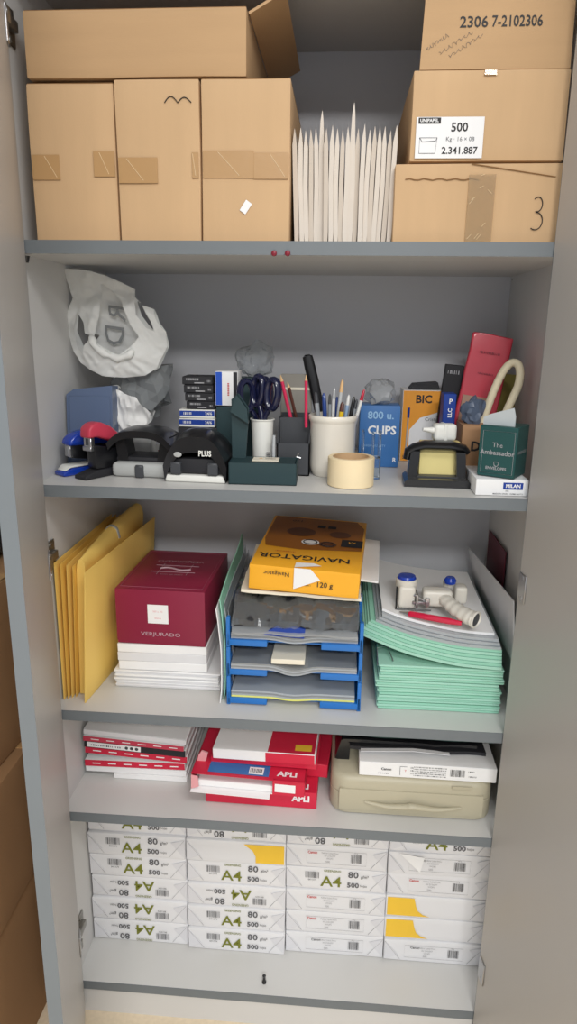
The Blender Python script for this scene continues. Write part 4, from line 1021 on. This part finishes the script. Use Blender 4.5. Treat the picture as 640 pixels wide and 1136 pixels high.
wavy(-tw/2+.010, tw/2-.009, -.004, .27, .006, .004, .003, 5., 9, NX=26, NY=18, tilt=.004, droop=.024).build('lower_film', [M_clear2], r, ang=14)
wavy(-tw/2+.009, tw/2-.008, -.006, .27, .034, .0008, .010, 8., 5, NX=38, NY=30, tilt=.004, droop=.036).build('upper_film', [M_clear], r, ang=10)
o = wavy(-tw/2+.022, tw/2-.004, .034, .27, 0, .006, .002, 2.5, 8, tilt=.012, side=.010).build('cream_pad', [M_cream, M_clear], None, (tc, Yt, zb0+.050)); tag(o, 'cream paper pad under the orange ream pack on the trays', 'paper')
# orange ream pack
Yn = Yt+.024; n0 = at(275, 645, Yn); n1 = at(398, 655, Yn); nzb = at(340, 667, Yn).z; nzt = at(340, 640, Yn).z
nw = .205; hN = max(.040, nzt-nzb)
r = empty('paper_ream', ((n0.x+n1.x)/2+.0, Yn, max(nzb, zb0+.057)), 'opened orange ream pack printed upside down, on top of the blue trays', 'paper ream', rot=(R_(3.2), R_(2.2), R_(-4)))
nw = n1.x-n0.x; dN = .285
MB().rbox(-nw/2+.003, nw/2-.003, .004, dN, .0, hN-.002, .001, 1).build('paper', [M_white], r)
mb = MB().rbox(-nw/2, nw/2, 0, dN+.002, -.001, hN, .002, 2, jit=.0012, cuts=6, ns=25)
zt_ = hN+.0012
mb.text('NAVIGATOR', .0300, -.006, .052, zt_, 1, face='T', rot=math.pi+R_(1), bold=.012, sx=1.0)
mb.polyT([(-nw/2+.012, .10), (-.02, .092), (nw/2-.004, .11), (nw/2-.004, .24), (nw/2-.02, dN-.006), (-nw/2+.006, dN-.006), (-nw/2+.004, .14)], zt_-.0004, 2)
for (x, y, rr, mm) in ((-.005, .135, .018, 3), (.030, .130, .018, 5), (-.03, .19, .03, 5), (.05, .19, .022, 5)):
    mb.add([(x+rr*math.cos(a), y+rr*.85*math.sin(a), zt_+(.0003 if mm != 3 else .0004)) for a in [k*math.pi/12 for k in range(24)]], [tuple(range(24))], mm)
    if mm == 3 or rr == .018: mb.tube([(x+rr*.75*math.cos(a), y+rr*.64*math.sin(a), zt_+.0006) for a in [k*math.pi/12 for k in range(24)]], .0012, 5, 1, closed=True)
mb.quadT(nw/2-.045, nw/2-.003, .125, .165, zt_+.0004, 1); mb.text('A4', .013, nw/2-.024, .150, zt_+.0008, 0, face='T', rot=math.pi)
for x in (0.0, .022): mb.quadT(x, x+.017, .222, .238, zt_+.0004, 1)
mb.text('120', .016, -.045, .255, zt_+.0006, 1, face='T', rot=math.pi, bold=.01)
mb.barcode(-.045, .062+.012, zt_+.0004, .04, .004, 6, 14, 'T')
mb.text('120 g', .014, .038, -.0022, hN*.42, 1, rot=0, bold=.01); mb.text('Navigator', .012, -.050, -.0022, hN*.72, 1, rot=math.pi); mb.barcode(.000, -.0022, hN*.35, .030, .002, 1, 12)
mb.build('wrapper', [M_orange, M_mblack, M_orangeD, M_white, M_blue, mat('umber_print', (96, 54, 24), .45), M_redink], r)
MB().prism([(-.018, hN*.15), (.030, hN*.62), (.012, hN+.0015), (-.018, hN+.0015)], -.0028, -.0018).polyT([(-.018, 0), (.030, .016), (.014, .026), (-.018, .022)], hN+.0022, 0).build('torn_opening', [M_white], r)['label'] = 'torn white patch of the wrapper'
# white board under/behind ream at its right
q0 = at(400, 650, .16)
o = MB().rbox(-.05, .012, 0, .20, 0, .004, .001, 1).build('white_sheet', [M_white], None, (q0.x+.020, .135, zb0+.058), (R_(6), R_(5), R_(-3))); tag(o, 'white sheets sticking out to the right behind the orange pack', 'paper')

# --- right: mint folders
Yf = .062; fx0, fx1 = at(418, 775, Yf).x, at(556, 780, Yf).x; fx1 = min(fx1, XR-.006)
order = ['lowest', 'second from the bottom', 'third from the bottom', 'third from the top', 'second from the top', 'topmost']
zf0, zf1 = Z3, at(487, 741, Yf).z; NF = 6
ptch = (zf1-zf0)/NF
for i in range(NF):
    h_ = ptch-.0008; off = random.uniform(-.003, .003)
    w = fx1-fx0
    mb = MB(); rnd = random.Random(i)
    for q in range(3): mb.rbox(-w/2+rnd.uniform(-.002, .002), w/2-rnd.uniform(0, .004), rnd.uniform(0, .004), .325, h_*q/3, h_*(q+1)/3-.0003, .001, 1, m=(i+q) % 2, jit=.0006, cuts=2, ns=12)
    o = mb.build('document_folder', [M_green, M_green2], None, ((fx0+fx1)/2+off, Yf, zf0+ptch*i), (0, 0, R_(random.uniform(-.6, .6))))
    tag(o, 'mint green folder full of paper, %s in the flat stack' % order[i], 'folder', 'flat stack of mint folders')
# curved bundle drooping to the front on top of it
def curved(x0, x1, y0, y1, th, left=1.):
    """a sheet or folder following the bend of the bundle: x, y measured from the bundle's front left corner"""
    vs = []; fs = []; NX, NY = 26, 12; SP = cxb-cxa
    for s in (0, 1):
        for j in range(NY+1):
            for i in range(NX+1):
                x = x0+(x1-x0)*i/NX; u = x/SP; v = j/NY
                yy = y0+.050*max(0, 1-u)**2*(1-v)+(y1-y0)*v
                zz = s*th+.035*max(0, 1-u)**2.2+.04*yy+.0012*noise.noise(Vector((u*4, yy*12, 0)))
                vs.append((x-x0, yy-y0, zz))
    m_ = (NX+1)*(NY+1)
    for j in range(NY):
        for i in range(NX): a = j*(NX+1)+i; q = (a, a+1, a+NX+2, a+NX+1); fs.append(tuple(t+m_ for t in q)); fs.append(q[::-1])
    for i in range(NX): fs.append((i, i+1, m_+i+1, m_+i)); a = NY*(NX+1)+i; fs.append((a+1, a, m_+a, m_+a+1))
    for j in range(NY): a = j*(NX+1); fs.append((a+NX+1, a, m_+a, m_+a+NX+1)); a += NX; fs.append((a, a+NX+1, m_+a+NX+1, m_+a))
    return MB().add(vs, fs)
cxa, cxb = at(408, 730, Yf).x-.016, min(fx1-.004, .802)
zc0 = zf1+.003; zz = zc0
order = ['lowest', 'second from the bottom', 'third from the bottom', 'third from the top', 'second from the top', 'topmost']
for i in range(6):
    o = curved(.004*i, cxb-cxa, -.004+.002*i, .335, .0054).build('document_folder', [M_green if i % 2 else M_green2], None, (cxa+.004*i, Yf-.004+.002*i, zz))
    tag(o, 'mint folder curling up at its left, %s of the bent bundle' % order[i], 'folder', 'bent bundle of mint folders'); zz += .0060
for i in range(3):
    a = .030+.006*i; b = .004+.004*i
    o = curved(a, cxb-cxa-.002-.002*i, b, .33-.01*i, .0052).build('plastic_sleeves', [M_sleeve], None, (cxa+a, Yf+b, zz))
    tag(o, 'clear plastic sleeve file on the bent green bundle, %s of three' % ['bottom', 'middle', 'top'][i], 'sleeves', 'sleeve files on the green bundle'); zz += .0060
o = curved(.042, cxb-cxa-.012, .024, .32, .005).build('white_sheets', [M_white], None, (cxa+.042, Yf+.024, zz)); tag(o, 'white sheets lying on top of the sleeve files at the right', 'paper')
zc3 = zz+.006
# metal clip arms of ring binder
o = MB().tube([(0, 0, 0), (.0, .03, .02), (.02, .05, .016), (.03, .02, .0)], .0012, 8).build('binder_clip_wire', [M_steel], None, (cxa+.034, Yf-.004, zf1+.002)); tag(o, 'thin bent wire clip at the left edge of the mint folders', 'clip')
# leaning white sheet at right
q = [(-.004, 0.0), (.0, .0)]
lz = at(526, 607, .36).z
mb = MB()
P4 = [at(557, 745, .07), at(549, 664, .10), at(522, 607, .36), Vector((at(545, 745, .30).x, .36, at(545, 700, .30).z-.02))]
P4 = [Vector((.828, .075, zc0+.005)), Vector((.818, .085, zc0+.125)), Vector((.790, .395, at(523, 607, .395).z)), Vector((.818, .40, zc0+.02))]
base = P4[0]
mb = MB(); nrm = Vector((.0012, 0, 0))
vsA = [p-base-nrm for p in P4]+[p-base+nrm for p in P4]
mb.add(vsA, [(0, 1, 2, 3), (7, 6, 5, 4), (0, 4, 5, 1), (1, 5, 6, 2), (2, 6, 7, 3), (3, 7, 4, 0)])
o = mb.build('white_divider', [mat('grey_white_card', (214, 214, 216), .5)], None, base); tag(o, 'white card standing against the right wall beside the green bundle', 'card')
mb = MB().box(-.001, .001, 0, .16, 0, .11); o = mb.build('maroon_folder', [mat('dark_maroon', (92, 24, 40), .5)], None, (XR-.006, .23, zc0+.06)); tag(o, 'dark maroon folder behind the white card at the right wall', 'folder')
MB

# --- tape dispenser gun on the sheets
zd = zc3+.020
d0 = atz(480, 684, zd); 
r = empty('tape_gun', (d0.x, d0.y, zd), 'cream packing tape dispenser with a ribbed handle, on the white sheets', 'tape dispenser', R_(0))
M_gun = mat('gun_plastic', (218, 214, 204), .35); fr = MB().rbox(-.062, -.030, .03, .07, 0, .045, .008, 4); fr.rbox(-.016, .040, .03, .062, .006, .038, .008, 3); fr.build('frame', [M_gun], r)
MB().lathe([(0, 0), (.019, 0), (.021, .003), (.021, .016), (.019, .018), (0, .018)], 36, M=Tm(-.046, .055, .036)).build('tape_wheel', [M_gun], r)
MB().lathe([(0, 0), (.018, 0), (.016, .005), (.006, .006), (0, .006)], 30, M=Tm(-.046, .055, .0545), cap=False).build('blue_hub', [M_blueC], r)
# metal blade and arm
MB().rbox(-.036, -.006, .026, .032, .012, .018, .001, 1).rbox(-.030, -.026, .02, .05, .006, .034, .001, 1).rbox(-.012, -.004, .022, .034, .008, .026, .001, 1).tube([(-.034, .03, .03), (-.01, .03, .016)], .002, 8).build('cutter_arm', [M_steel], r)
MB().tube([(-.066, .028, .0), (-.066, .028, .046)], .0016, 8).tube([(-.066, .028, .001), (.0, .026, .001)], .0016, 8).build('black_edge', [M_black], r)
# ribbed handle: elliptical tube coming to the viewer, end closed by a dark disc
pts = [Vector((.024, .040, .024)), Vector((.032, .018, .020)), Vector((.044, -.004, .016)), Vector((.060, -.026, .014)), Vector((.070, -.036, .013))]
pp = catmull(pts, 8)
hm_ = MB(); hm_.tube(pp, [.0135+.0007*math.sin(i*1.3)+.004*(i/len(pp)) for i in range(len(pp))], 20, sq=.8)
hm_.build('handle', [M_gun], r)
en = pp[-1]; dv = (pp[-1]-pp[-3]).normalized(); qt = Vector((0, 0, 1)).rotation_difference(dv).to_matrix().to_4x4()
MB().lathe([(.0105, -.004), (.0155, -.002), (.0165, .002), (.014, .004), (.0125, .001), (.011, -.003)], 24, M=Matrix.Translation(en) @ qt, cap=False).build('handle_rim', [M_gun], r)
MB().lathe([(0, .0), (.0125, .0)], 24, M=Matrix.Translation(en+dv*.0012) @ qt, cap=False).build('handle_hollow_shade', [M_dgrey], r)  # flat dark disc paints the shade inside the handle's open end
MB().rbox(.050, .074, .065, .095, 0, .034, .007, 3).lathe([(0, 0), (.010, 0), (.0105, .010), (0, .011)], 24, M=Tm(.038, .085, .030)).build('tension_knob', [M_gun], r)
MB().lathe([(0, 0), (.011, 0), (.012, .006), (.008, .012), (0, .012)], 24, M=Tm(.040, .075, .040)).build('blue_cap', [M_blueC], r)
# red pen below
a = atz(443, 681, zd-.003); b = atz(512, 694, zd-.003); dv = b-a; L = dv.length
root = empty('pen', (a.x, a.y, zd+.001), 'translucent red ballpoint pen lying in front of the tape dispenser', 'pen'); root.rotation_mode = 'QUATERNION'; root.rotation_quaternion = Vector((0, 0, 1)).rotation_difference(dv.normalized())
MB().tube([(0, 0, .018), (0, 0, .022), (0, 0, L*.8), (0, 0, L)], [.0045, .006, .0062, .004], 14).build('barrel', [mat('clear_red', (206, 26, 66), .2, coat=.4)], root)
MB().tube([(0, 0, 0), (0, 0, .004), (0, 0, .018)], [.0014, .0018, .0045], 12).build('tip', [M_steel], root)

# ================================================================== COMPARTMENT 4
random.seed(21)
# left: label packs, spine to front
packs = [('white flat pack with grey spine, lowest of the left pile', M_white, M_white, 126, 0, .011, None),
         ('white pad lying second from the bottom of the left pile', M_white, M_white, 92, 0, .014, None),
         ('red-spined pack with dashed white print, third from the bottom of the left pile', M_red, M_white, 85, 0, .015, 'd'),
         ('tilted red-spined pack above another red one in the left pile', M_red, M_white, 85, 0, .015, 'd'),
         ('black-spined pack with a white label strip in the left pile', M_mblack, M_white, 88, 0, .016, 'b'),
         ('pale pink-spined pack, second from the top of the left pile', M_redC, M_white, 84, 0, .012, 'd'),
         ('grey-white pack on the very top of the left pile', M_pap2, M_white, 84, 0, .012, 'g')]
zz = Z4
xR_ = at(207, 850, .11).x
tilts = [0, 0, R_(-.6), R_(3.2), R_(3.2), R_(3.4), R_(3.4)]
for i, (lb, m, top, pl, rz_, hh, deco) in enumerate(packs):
    X0 = max(at(pl, 850, .11).x, XL+.006); X1 = xR_-.002*(i % 3); w = X1-X0; dep = .26
    mb = MB().rbox(0, w, .001, dep, .0, hh-.0006, .0008, 1, 1).box(.0005, w-.0005, 0, .0012, .0004, hh-.001, 0)
    if deco == 'd':
        for k in range(6): mb.quadF(w*(.08+.155*k), w*(.16+.155*k), hh*.42, hh*.58, -.0003, 2)
    if deco == 'b':
        mb.quadF(w*.03, w*.56, hh*.12, hh*.84, -.0003, 2); mb.barcode(w*.22, -.0005, hh*.45, w*.30, hh*.22, 3, 16)
        for k in range(3): mb.add([(w*(.42+.05*k)+hh*.22*math.cos(a), -.0005, hh*.48+hh*.22*math.sin(a)) for a in [q*math.pi/8 for q in range(16)]], [tuple(range(16))], 3)
    if deco == 'g': mb.quadF(w*.55, w*.92, hh*.1, hh*.9, -.0003, 0)
    z_ = zz+(.0 if tilts[i] <= 0 else w*math.sin(tilts[i])) 
    o = mb.build('label_pack', [m, top, M_white, M_dgrey], None, (X0, .112+random.uniform(-.004, .004), z_), (0, tilts[i], R_(random.uniform(-.5, .5))))
    tag(o, lb, 'pack', 'label packs in the left pile')
    if i == 2: zz += hh+.001
    elif i < 2: zz += hh
    else: zz += hh+.0004
# middle: red boxes
def apli(x0, x1, Y, z, dep, hh, label, rz, open_=False, ry=0., top='b', txt=True):
    w = x1-x0; r = empty('label_box', ((x0+x1)/2, Y, z), label, 'box', group='red label boxes in the middle pile', rot=(0, ry, rz))
    mb = MB()
    if open_:
        t = .0012
        mb.box(-w/2, w/2, 0, dep, 0, t, 1); mb.box(-w/2, w/2, -.004, dep, hh-t, hh, 0); mb.box(-w/2, -w/2+t, .0, dep, 0, hh, 0); mb.box(w/2-t, w/2, 0, dep, 0, hh, 0); mb.box(-w/2, w/2, dep-t, dep, 0, hh, 0)
        mb.box(w*.22, w/2, -.0005, .001, 0, hh, 0); mb.quadF(w*.24, w*.42, hh*.2, hh*.72, -.0012, 1)
    else:
        mb.rbox(-w/2, w/2, 0, dep, 0, hh, .001, 1)
        if txt: mb.text('APLI', hh*.5, w*.36, -.0008, hh*.60, 1, bold=.04)
    if top: mb.quadT(-w*.36, w*.18, .004, .060, hh+.0006, 2); mb.quadT(w*.0, w*.13, .008, .03, hh+.0010, 1); mb.barcode(w*.065, .019, hh+.0014, w*.11, .012, 3, 10, 'T'); mb.text('APLI', .020, w*.34, .016, hh+.0010, 1, face='T', bold=.04)
    mb.build('carton', [M_red, M_white, M_clipb, M_ink], r)
    if open_:
        MB().rbox(-w/2+.012, w*.22, .004, dep-.01, t+.0005, hh*.45, .0006, 1).build('label_sheets', [M_white], r)
        MB().prism([(-w/2+.001, 0.002), (-w/2+.016, .008), (-w/2+.014, hh-.004), (-w/2+.001, hh-.002)], -.008, -.0065).build('side_flap', [M_pinkw], r)
        MB().prism([(0, 0), (-.012, -.003), (-.012, -.0018), (0, .0012)], -w/2, w*.2, ax='X').build('bottom_flap', [M_white], r)
    return r, w
Ym = .052; x0, x1 = at(228, 890, Ym).x, at(351, 896, Ym).x; h0 = at(290, 876, Ym).z-Z4
apli(x0, x1, Ym, Z4, .20, h0, 'closed red label box printed APLI, bottom of the middle pile', R_(-1))
x0b, x1b = at(212, 862, .038).x, at(338, 866, .038).x; zq = Z4+h0+.001; h1 = .034
apli(x0b, x1b, .036, zq+.004, .21, h1, 'open red label box showing white label sheets, second in the middle pile', R_(-2), True, R_(.8))
o_, w_ = apli(at(339, 860, .09).x, at(362, 862, .09).x, .10, zq+.002+0.0, .15, .029, 'crushed small red label box jutting out at the right of the middle pile', R_(-5), False, 0, None, False)
bpy.data.objects[o_.name].location.z = zq+.0; o_.location.x += .002
zq2 = zq+h1+.006
r, w = apli(at(232, 842, .06).x, at(352, 840, .06).x, .07, zq2, .20, .012, 'thin white and red label pack, second from the top of the middle pile', R_(-3), False, R_(-.8), None, False)
mb = MB(); w = at(350, 830, .06).x-at(235, 830, .06).x; hh = .022
mb.rbox(-w/2, w/2, 0, .20, 0, hh, .0012, 1, 1); mb.quadF(w*.02, w/2-.001, .001, hh-.001, -.0005, 0); mb.quadT(w*.04, w/2-.001, .001, .198, hh+.0004, 0); mb.quadT(w*.30, w*.46, .01, .03, hh+.0008, 2)
o = mb.build('label_box', [M_red, M_white, M_yel], None, ((at(235, 830, .06).x+at(350, 830, .06).x)/2, .062, zq2+.0145), (0, R_(-1.2), R_(-3))); tag(o, 'half white, half red label box on top of the middle pile', 'box', 'red label boxes in the middle pile')
# torn flaps left of pile
tag(MB().prism([(0, 0), (.018, .004), (.022, .022), (.010, .026), (.003, .016)], 0, .004).build('torn_flap_piece', [M_pinkw], None, (at(219, 840, .08).x, .075, zq2-.004)), 'torn pale red cardboard scrap at the left of the middle pile', 'scrap')

# right: beige case with handle, white toner-like box, black folders
Yq = .044; x0, x1 = at(366, 885, Yq).x, min(at(547, 895, Yq).x, XR-.004); w = x1-x0; hc = at(455, 868, Yq).z-Z4+.004
r = empty('carry_case', ((x0+x1)/2, Yq, Z4), 'beige plastic carrying case with a curved front handle, at the right of the fourth shelf', 'case')
def rr_poly(w, d, rad, n=8, inset=0.):
    pts = []
    for cx, cy, a0 in ((w/2-rad, rad, -90), (w/2-rad*.5, d-rad*.5, 0), (-w/2+rad*.5, d-rad*.5, 90), (-w/2+rad, rad, 180)):
        q = rad if cy == rad else rad*.5
        for k in range(n+1): a = R_(a0+90*k/n); pts.append((cx+(q-inset)*math.cos(a), cy+(q-inset)*math.sin(a)))
    return pts
mb = MB()
def loftZ(mb, w, d, rad, levels, m=0):
    P = []; n = None
    for z, ins in levels:
        q = rr_poly(w-2*ins*0, d, rad, 8, ins); P.append([(a, b, z) for a, b in q]); n = len(q)
    vs = [p for l in P for p in l]; fs = []
    for i in range(len(P)-1):
        for k in range(n): a, b = i*n+k, i*n+(k+1) % n; fs.append((a, b, b+n, a+n))
    fs.append(tuple(range(n-1, -1, -1))); fs.append(tuple((len(P)-1)*n+k for k in range(n)))
    return mb.add(vs, fs, m)
loftZ(MB(), w, .31, .035, [(0, .006), (.003, .001), (.008, 0), (hc*.52, 0), (hc*.54, .0015)]).build('lower_shell', [M_beige], r)
loftZ(MB(), w, .31, .035, [(hc*.55, .0015), (hc*.57, 0), (hc*.86, .001), (hc*.95, .004), (hc, .010)]).build('upper_shell', [M_beige], r)
hw = w*.38
hm = MB().rbox(-hw-.02, hw*1.15, -.003, .004, hc*.14, hc*.70, .002, 2, 0); hm.build('front_panel', [M_beige], r)
pts = [Vector((-hw*.75, -.004, hc*.40)), Vector((-hw*.4, -.010, hc*.36)), Vector((-hw*.1, -.013, hc*.40)), Vector((0, -.014, hc*.43)), Vector((hw*.15, -.013, hc*.40)), Vector((hw*.45, -.010, hc*.35)), Vector((hw*.8, -.004, hc*.38))]
MB().tube(catmull(pts, 5), [.003+.0045*math.sin(math.pi*i/30) for i in range(31)], 12, sq=.8).build('handle', [M_beige], r)
MB().box(-.018, .018, -.0045, -.002, hc*.66, hc*.72).build('latch', [M_beige], r, (w*.30, 0, hc*.22))
def toner(mb, w, d, h):
    y = -.0006
    mb.text('Canon', h*.24, -w*.30, y, h*.55, 1, bold=.03); mb.barcode(-w*.32, y, h*.25, w*.08, h*.08, 2, 7); mb.tube([(-w*.20, y, h*.2), (-w*.20, y, h*.8)], .0004, 5, 2); mb.tube([(-w*.20, y, h*.8), (-w*.15, y, h*.8)], .0004, 5, 2)
    mb.text('Y', h*.22, -w*.16, y, h*.5, 3)
    for k in range(5): mb.barcode(w*.02, y, h*(.82-.15*k), w*.24, h*.07, 2, 26, seed=k)
    for k in range(3): mb.barcode(-w*.13+w*.02, y, h*(.75-.2*k), w*.025, h*.1, 2, 3, seed=k)
    mb.barcode(w*.22, y, h*.55, w*.11, h*.5, 1, 14); mb.barcode(w*.32, y, h*.7, w*.05, h*.1, 2, 5).barcode(w*.33, y, h*.35, w*.06, h*.1, 2, 6)
Ybx = .050; zbx = Z4+hc+.001
x0, x1 = at(398, 862, Ybx).x, min(at(550, 868, Ybx).x, XR-.003)
w = x1-x0; hb = max(.030, at(475, 849, Ybx).z-zbx)
mb = MB().rbox(-w/2, w/2, 0, .24, 0, hb, .001, 1); toner(mb, w, .24, hb)
o = mb.build('white_box', [M_white, M_ink, M_gink, M_redink], None, ((x0+x1)/2, Ybx, zbx), (0, 0, R_(-.5))); tag(o, 'long white box with barcode and small print, on the beige case', 'box')
zf_ = zbx+hb+.001
for i, (lb, m, xx0, xx1, th_, am) in enumerate((('black folder lying directly on the long white box', M_mblack, 388, 540, .007, .001), ('bent black folder with frayed white edge on the long white box', M_black, 380, 530, .006, .002), ('dark green folder, topmost above the white box', mat('bottle_green', (24, 60, 56), .4), 376, 548, .004, .001))):
    a, b = at(xx0, 835, .08).x, min(at(xx1, 835, .08).x, XR-.006)
    o = wavy(0, b-a, 0, .25, 0, th_, am, 2.5, i+2, NX=16, NY=10).build('document_folder', [m], None, (a, .085+.006*i, zf_+.0105*i+.002)); tag(o, lb, 'folder', 'dark folders on the long white box')
o = MB().prism([(0, 0), (.10, .006), (.17, .002), (.17, .0035), (.10, .0075), (0, .0015)], 0, .01).build('torn_paper_strip', [M_pap2], None, (at(400, 838, .07).x, .074, zf_+.004)); tag(o, 'frayed pale paper strip along the front of the dark folders', 'paper')
# small grey-and-black tape in front left of the stack
o = MB().prism([(0, 0), (.028, -.01), (.03, .035), (.012, .042)], 0, .12).build('black_pouch', [M_black], None, (at(371, 852, .10).x, .10, Z4+hc+.002)); tag(o, 'small black pouch at the left end of the dark folders above the case', 'pouch')

# ================================================================== REAMS
random.seed(4)
def make_ream(kind):
    w, d, h = .2105, .297, .0475
    r = bpy.data.objects.new('paper_ream', None); C.objects.link(r)
    mb = MB().rbox(-w/2, w/2, 0, d, 0, h, .003, 2, jit=.0012, cuts=3, ns=20, seed=len(kind))
    y = -.0016
    def A4(fl):
        s = -1 if fl else 1
        def tx(t, size, x, z, m, b=.0, sx=1.): mb.text(t, size, s*x, y, h/2+s*z, m, rot=math.pi if fl else 0, bold=b, sx=sx)
        tx('A4', .031, -.010, -.006, 2, .012, 1.22); tx('80', .0185, .036, .0125, 3, .02, 1.2); tx('g/m²', .009, .060, .010, 3, .01)
        tx('500', .0140, .036, -.010, 3, .03, 1.2); tx('hojas', .007, .058, -.010, 3); tx('GREENSING', .0068, -.008, .0185, 2, .01)
        mb.barcode(s*-.050, y, h/2+s*.008, .030, .014, 3, 13)
        tx('8411574', .005, -.050, -.003, 3)
    if kind in ('A', 'F'): A4(kind == 'F')
    if kind in ('B', 'E'):
        x0, x1 = -.062, .062
        mb.tube([(x0, y, .010), (x1, y, .010), (x1, y, .038), (x0, y, .038)], .0003, 4, 4, closed=True)
        mb.text('Canon', .0075, -.050+(.01 if kind == 'E' else 0), y, .033, 5 if kind == 'B' else 3, bold=.02)
        for k in range(3): mb.text(('Yellow Label Print', 'A4 210x297', 'WOP5')[k], .0048, -.014, y, .033-.006*k, 4)
        mb.text('500', .006, -.018, y, .014, 4); mb.barcode(.042, y, .024, .024, .018, 3, 11); mb.text('80 g', .004, .040, y, .0365, 4)
    if kind == 'Y':
        mb.polyF([(-w/2+.003, .004), (-w*.06, .004), (-w*.13, .008), (-w*.18, .016), (-w*.20, .026), (-w*.22, h-.004), (-w/2+.003, h-.004)], y, 6)
    if kind == 'Z':
        mb.polyF([(w/2-.003, .004), (w*.20, .004), (w*.20, .018), (w*.17, .030), (w*.08, h-.004), (w/2-.003, h-.004)], y, 6)
    mb.build('wrapper', [M_paper, M_white, M_olive, M_gink, M_lgink, M_redink, M_yel], r)
    # folded end triangles
    for s in [q for q in (-1, 1) if not (kind == 'Y' and q < 0) and not (kind == 'Z' and q > 0)]:
        MB().prism([(s*(w/2-.001), .003), (s*(w/2-.001), h-.003), (s*(w/2-.030), h*.5+ (.012 if s > 0 else -.010))], -.0019, -.0010).build('end_fold', [M_fold], r)
        MB().tube([(s*(w/2-.001), -.0018, h-.004), (s*(w/2-.034), -.0018, .005)], .0004, 5).build('crease', [M_lgink], r)
    return r
protos = {}
cols = [['F', 'F', 'F', 'A', 'A', 'A'], ['A', 'A', 'F', 'A', 'Z', 'F'], ['E', 'B', 'B', 'A', 'B', 'F'], ['E', 'Y', 'Y', 'B', 'E', 'A']]
desc = {'A': 'with upright olive A4 print', 'F': 'with upside-down A4 print', 'B': 'with a framed Canon barcode label', 'E': 'with a framed grey-headed barcode label', 'Y': 'with yellow on its left end', 'Z': 'with yellow on its right end'}
desc = {k: v.replace('Canon ', 'red-headed ') for k, v in desc.items()}
colname = ['leftmost pile', 'second pile from left', 'third pile from left', 'rightmost pile']
rown = ['lowest', 'second from bottom', 'third from bottom', 'third from top', 'second from top', 'topmost']
rx = [at(152, 1042, .108).x, at(257, 1048, .112).x, at(364, 1055, .114).x, at(473, 1062, .114).x]
pitchR = (at(152, 917, .11).z-at(152, 1042, .108).z)/5.45
for c in range(4):
    xc_ = XL+.003+.1055+c*.2125
    for k in range(6):
        kd = cols[c][k]
        if kd not in protos: protos[kd] = make_ream(kd); o = protos[kd]
        else: o = copy_tree(protos[kd])
        o.location = (xc_+random.uniform(-.001, .001), .108+random.uniform(-.004, .003)-(.008 if (c == 1 and k in (0, 1)) else 0), Z5+.0005+k*.0560)
        o.rotation_euler = (0, 0, R_(random.uniform(-.35, .35))); o.scale = (1, 1, 1.145)
        if c == 3 and k == 5:
            MB().prism([(-.085, .004), (-.035, -.002), (-.042, -.034)], -.0130, -.0122).build('torn_flap', [M_white], o)
        tag(o, 'ream %s, %s in the %s' % (desc[kd], rown[k], colname[c]), 'paper ream', 'paper reams on the cabinet floor')

# ================================================================== LIGHT
wd = bpy.data.worlds.new('world'); SC.world = wd; wd.use_nodes = True
bg = wd.node_tree.nodes['Background']; bg.inputs[0].default_value = (.93, .96, 1, 1); bg.inputs[1].default_value = .78
def area(name, loc, target, sx, sy, e, col=(1, 1, 1)):
    l = bpy.data.lights.new(name, 'AREA'); l.shape = 'RECTANGLE'; l.size = sx; l.size_y = sy; l.energy = e; l.color = col
    o = bpy.data.objects.new(name, l); C.objects.link(o); o.location = loc
    o.rotation_euler = (Vector(target)-Vector(loc)).to_track_quat('-Z', 'Y').to_euler(); return o
area('ceiling_lamp', (1.25, -1.6, 2.95), (1.25, -1.599, 0), 1.2, .6, 29, (1, .985, .96))
area('ceiling_lamp', (.9, -3.4, 2.95), (.9, -3.399, 0), 1.2, .6, 128, (1, .985, .96))
SC.view_settings.view_transform = 'Standard'; SC.view_settings.look = 'None'
SC.view_settings.exposure = 0.0; SC.view_settings.gamma = 1; SC.view_settings.use_curve_mapping = False
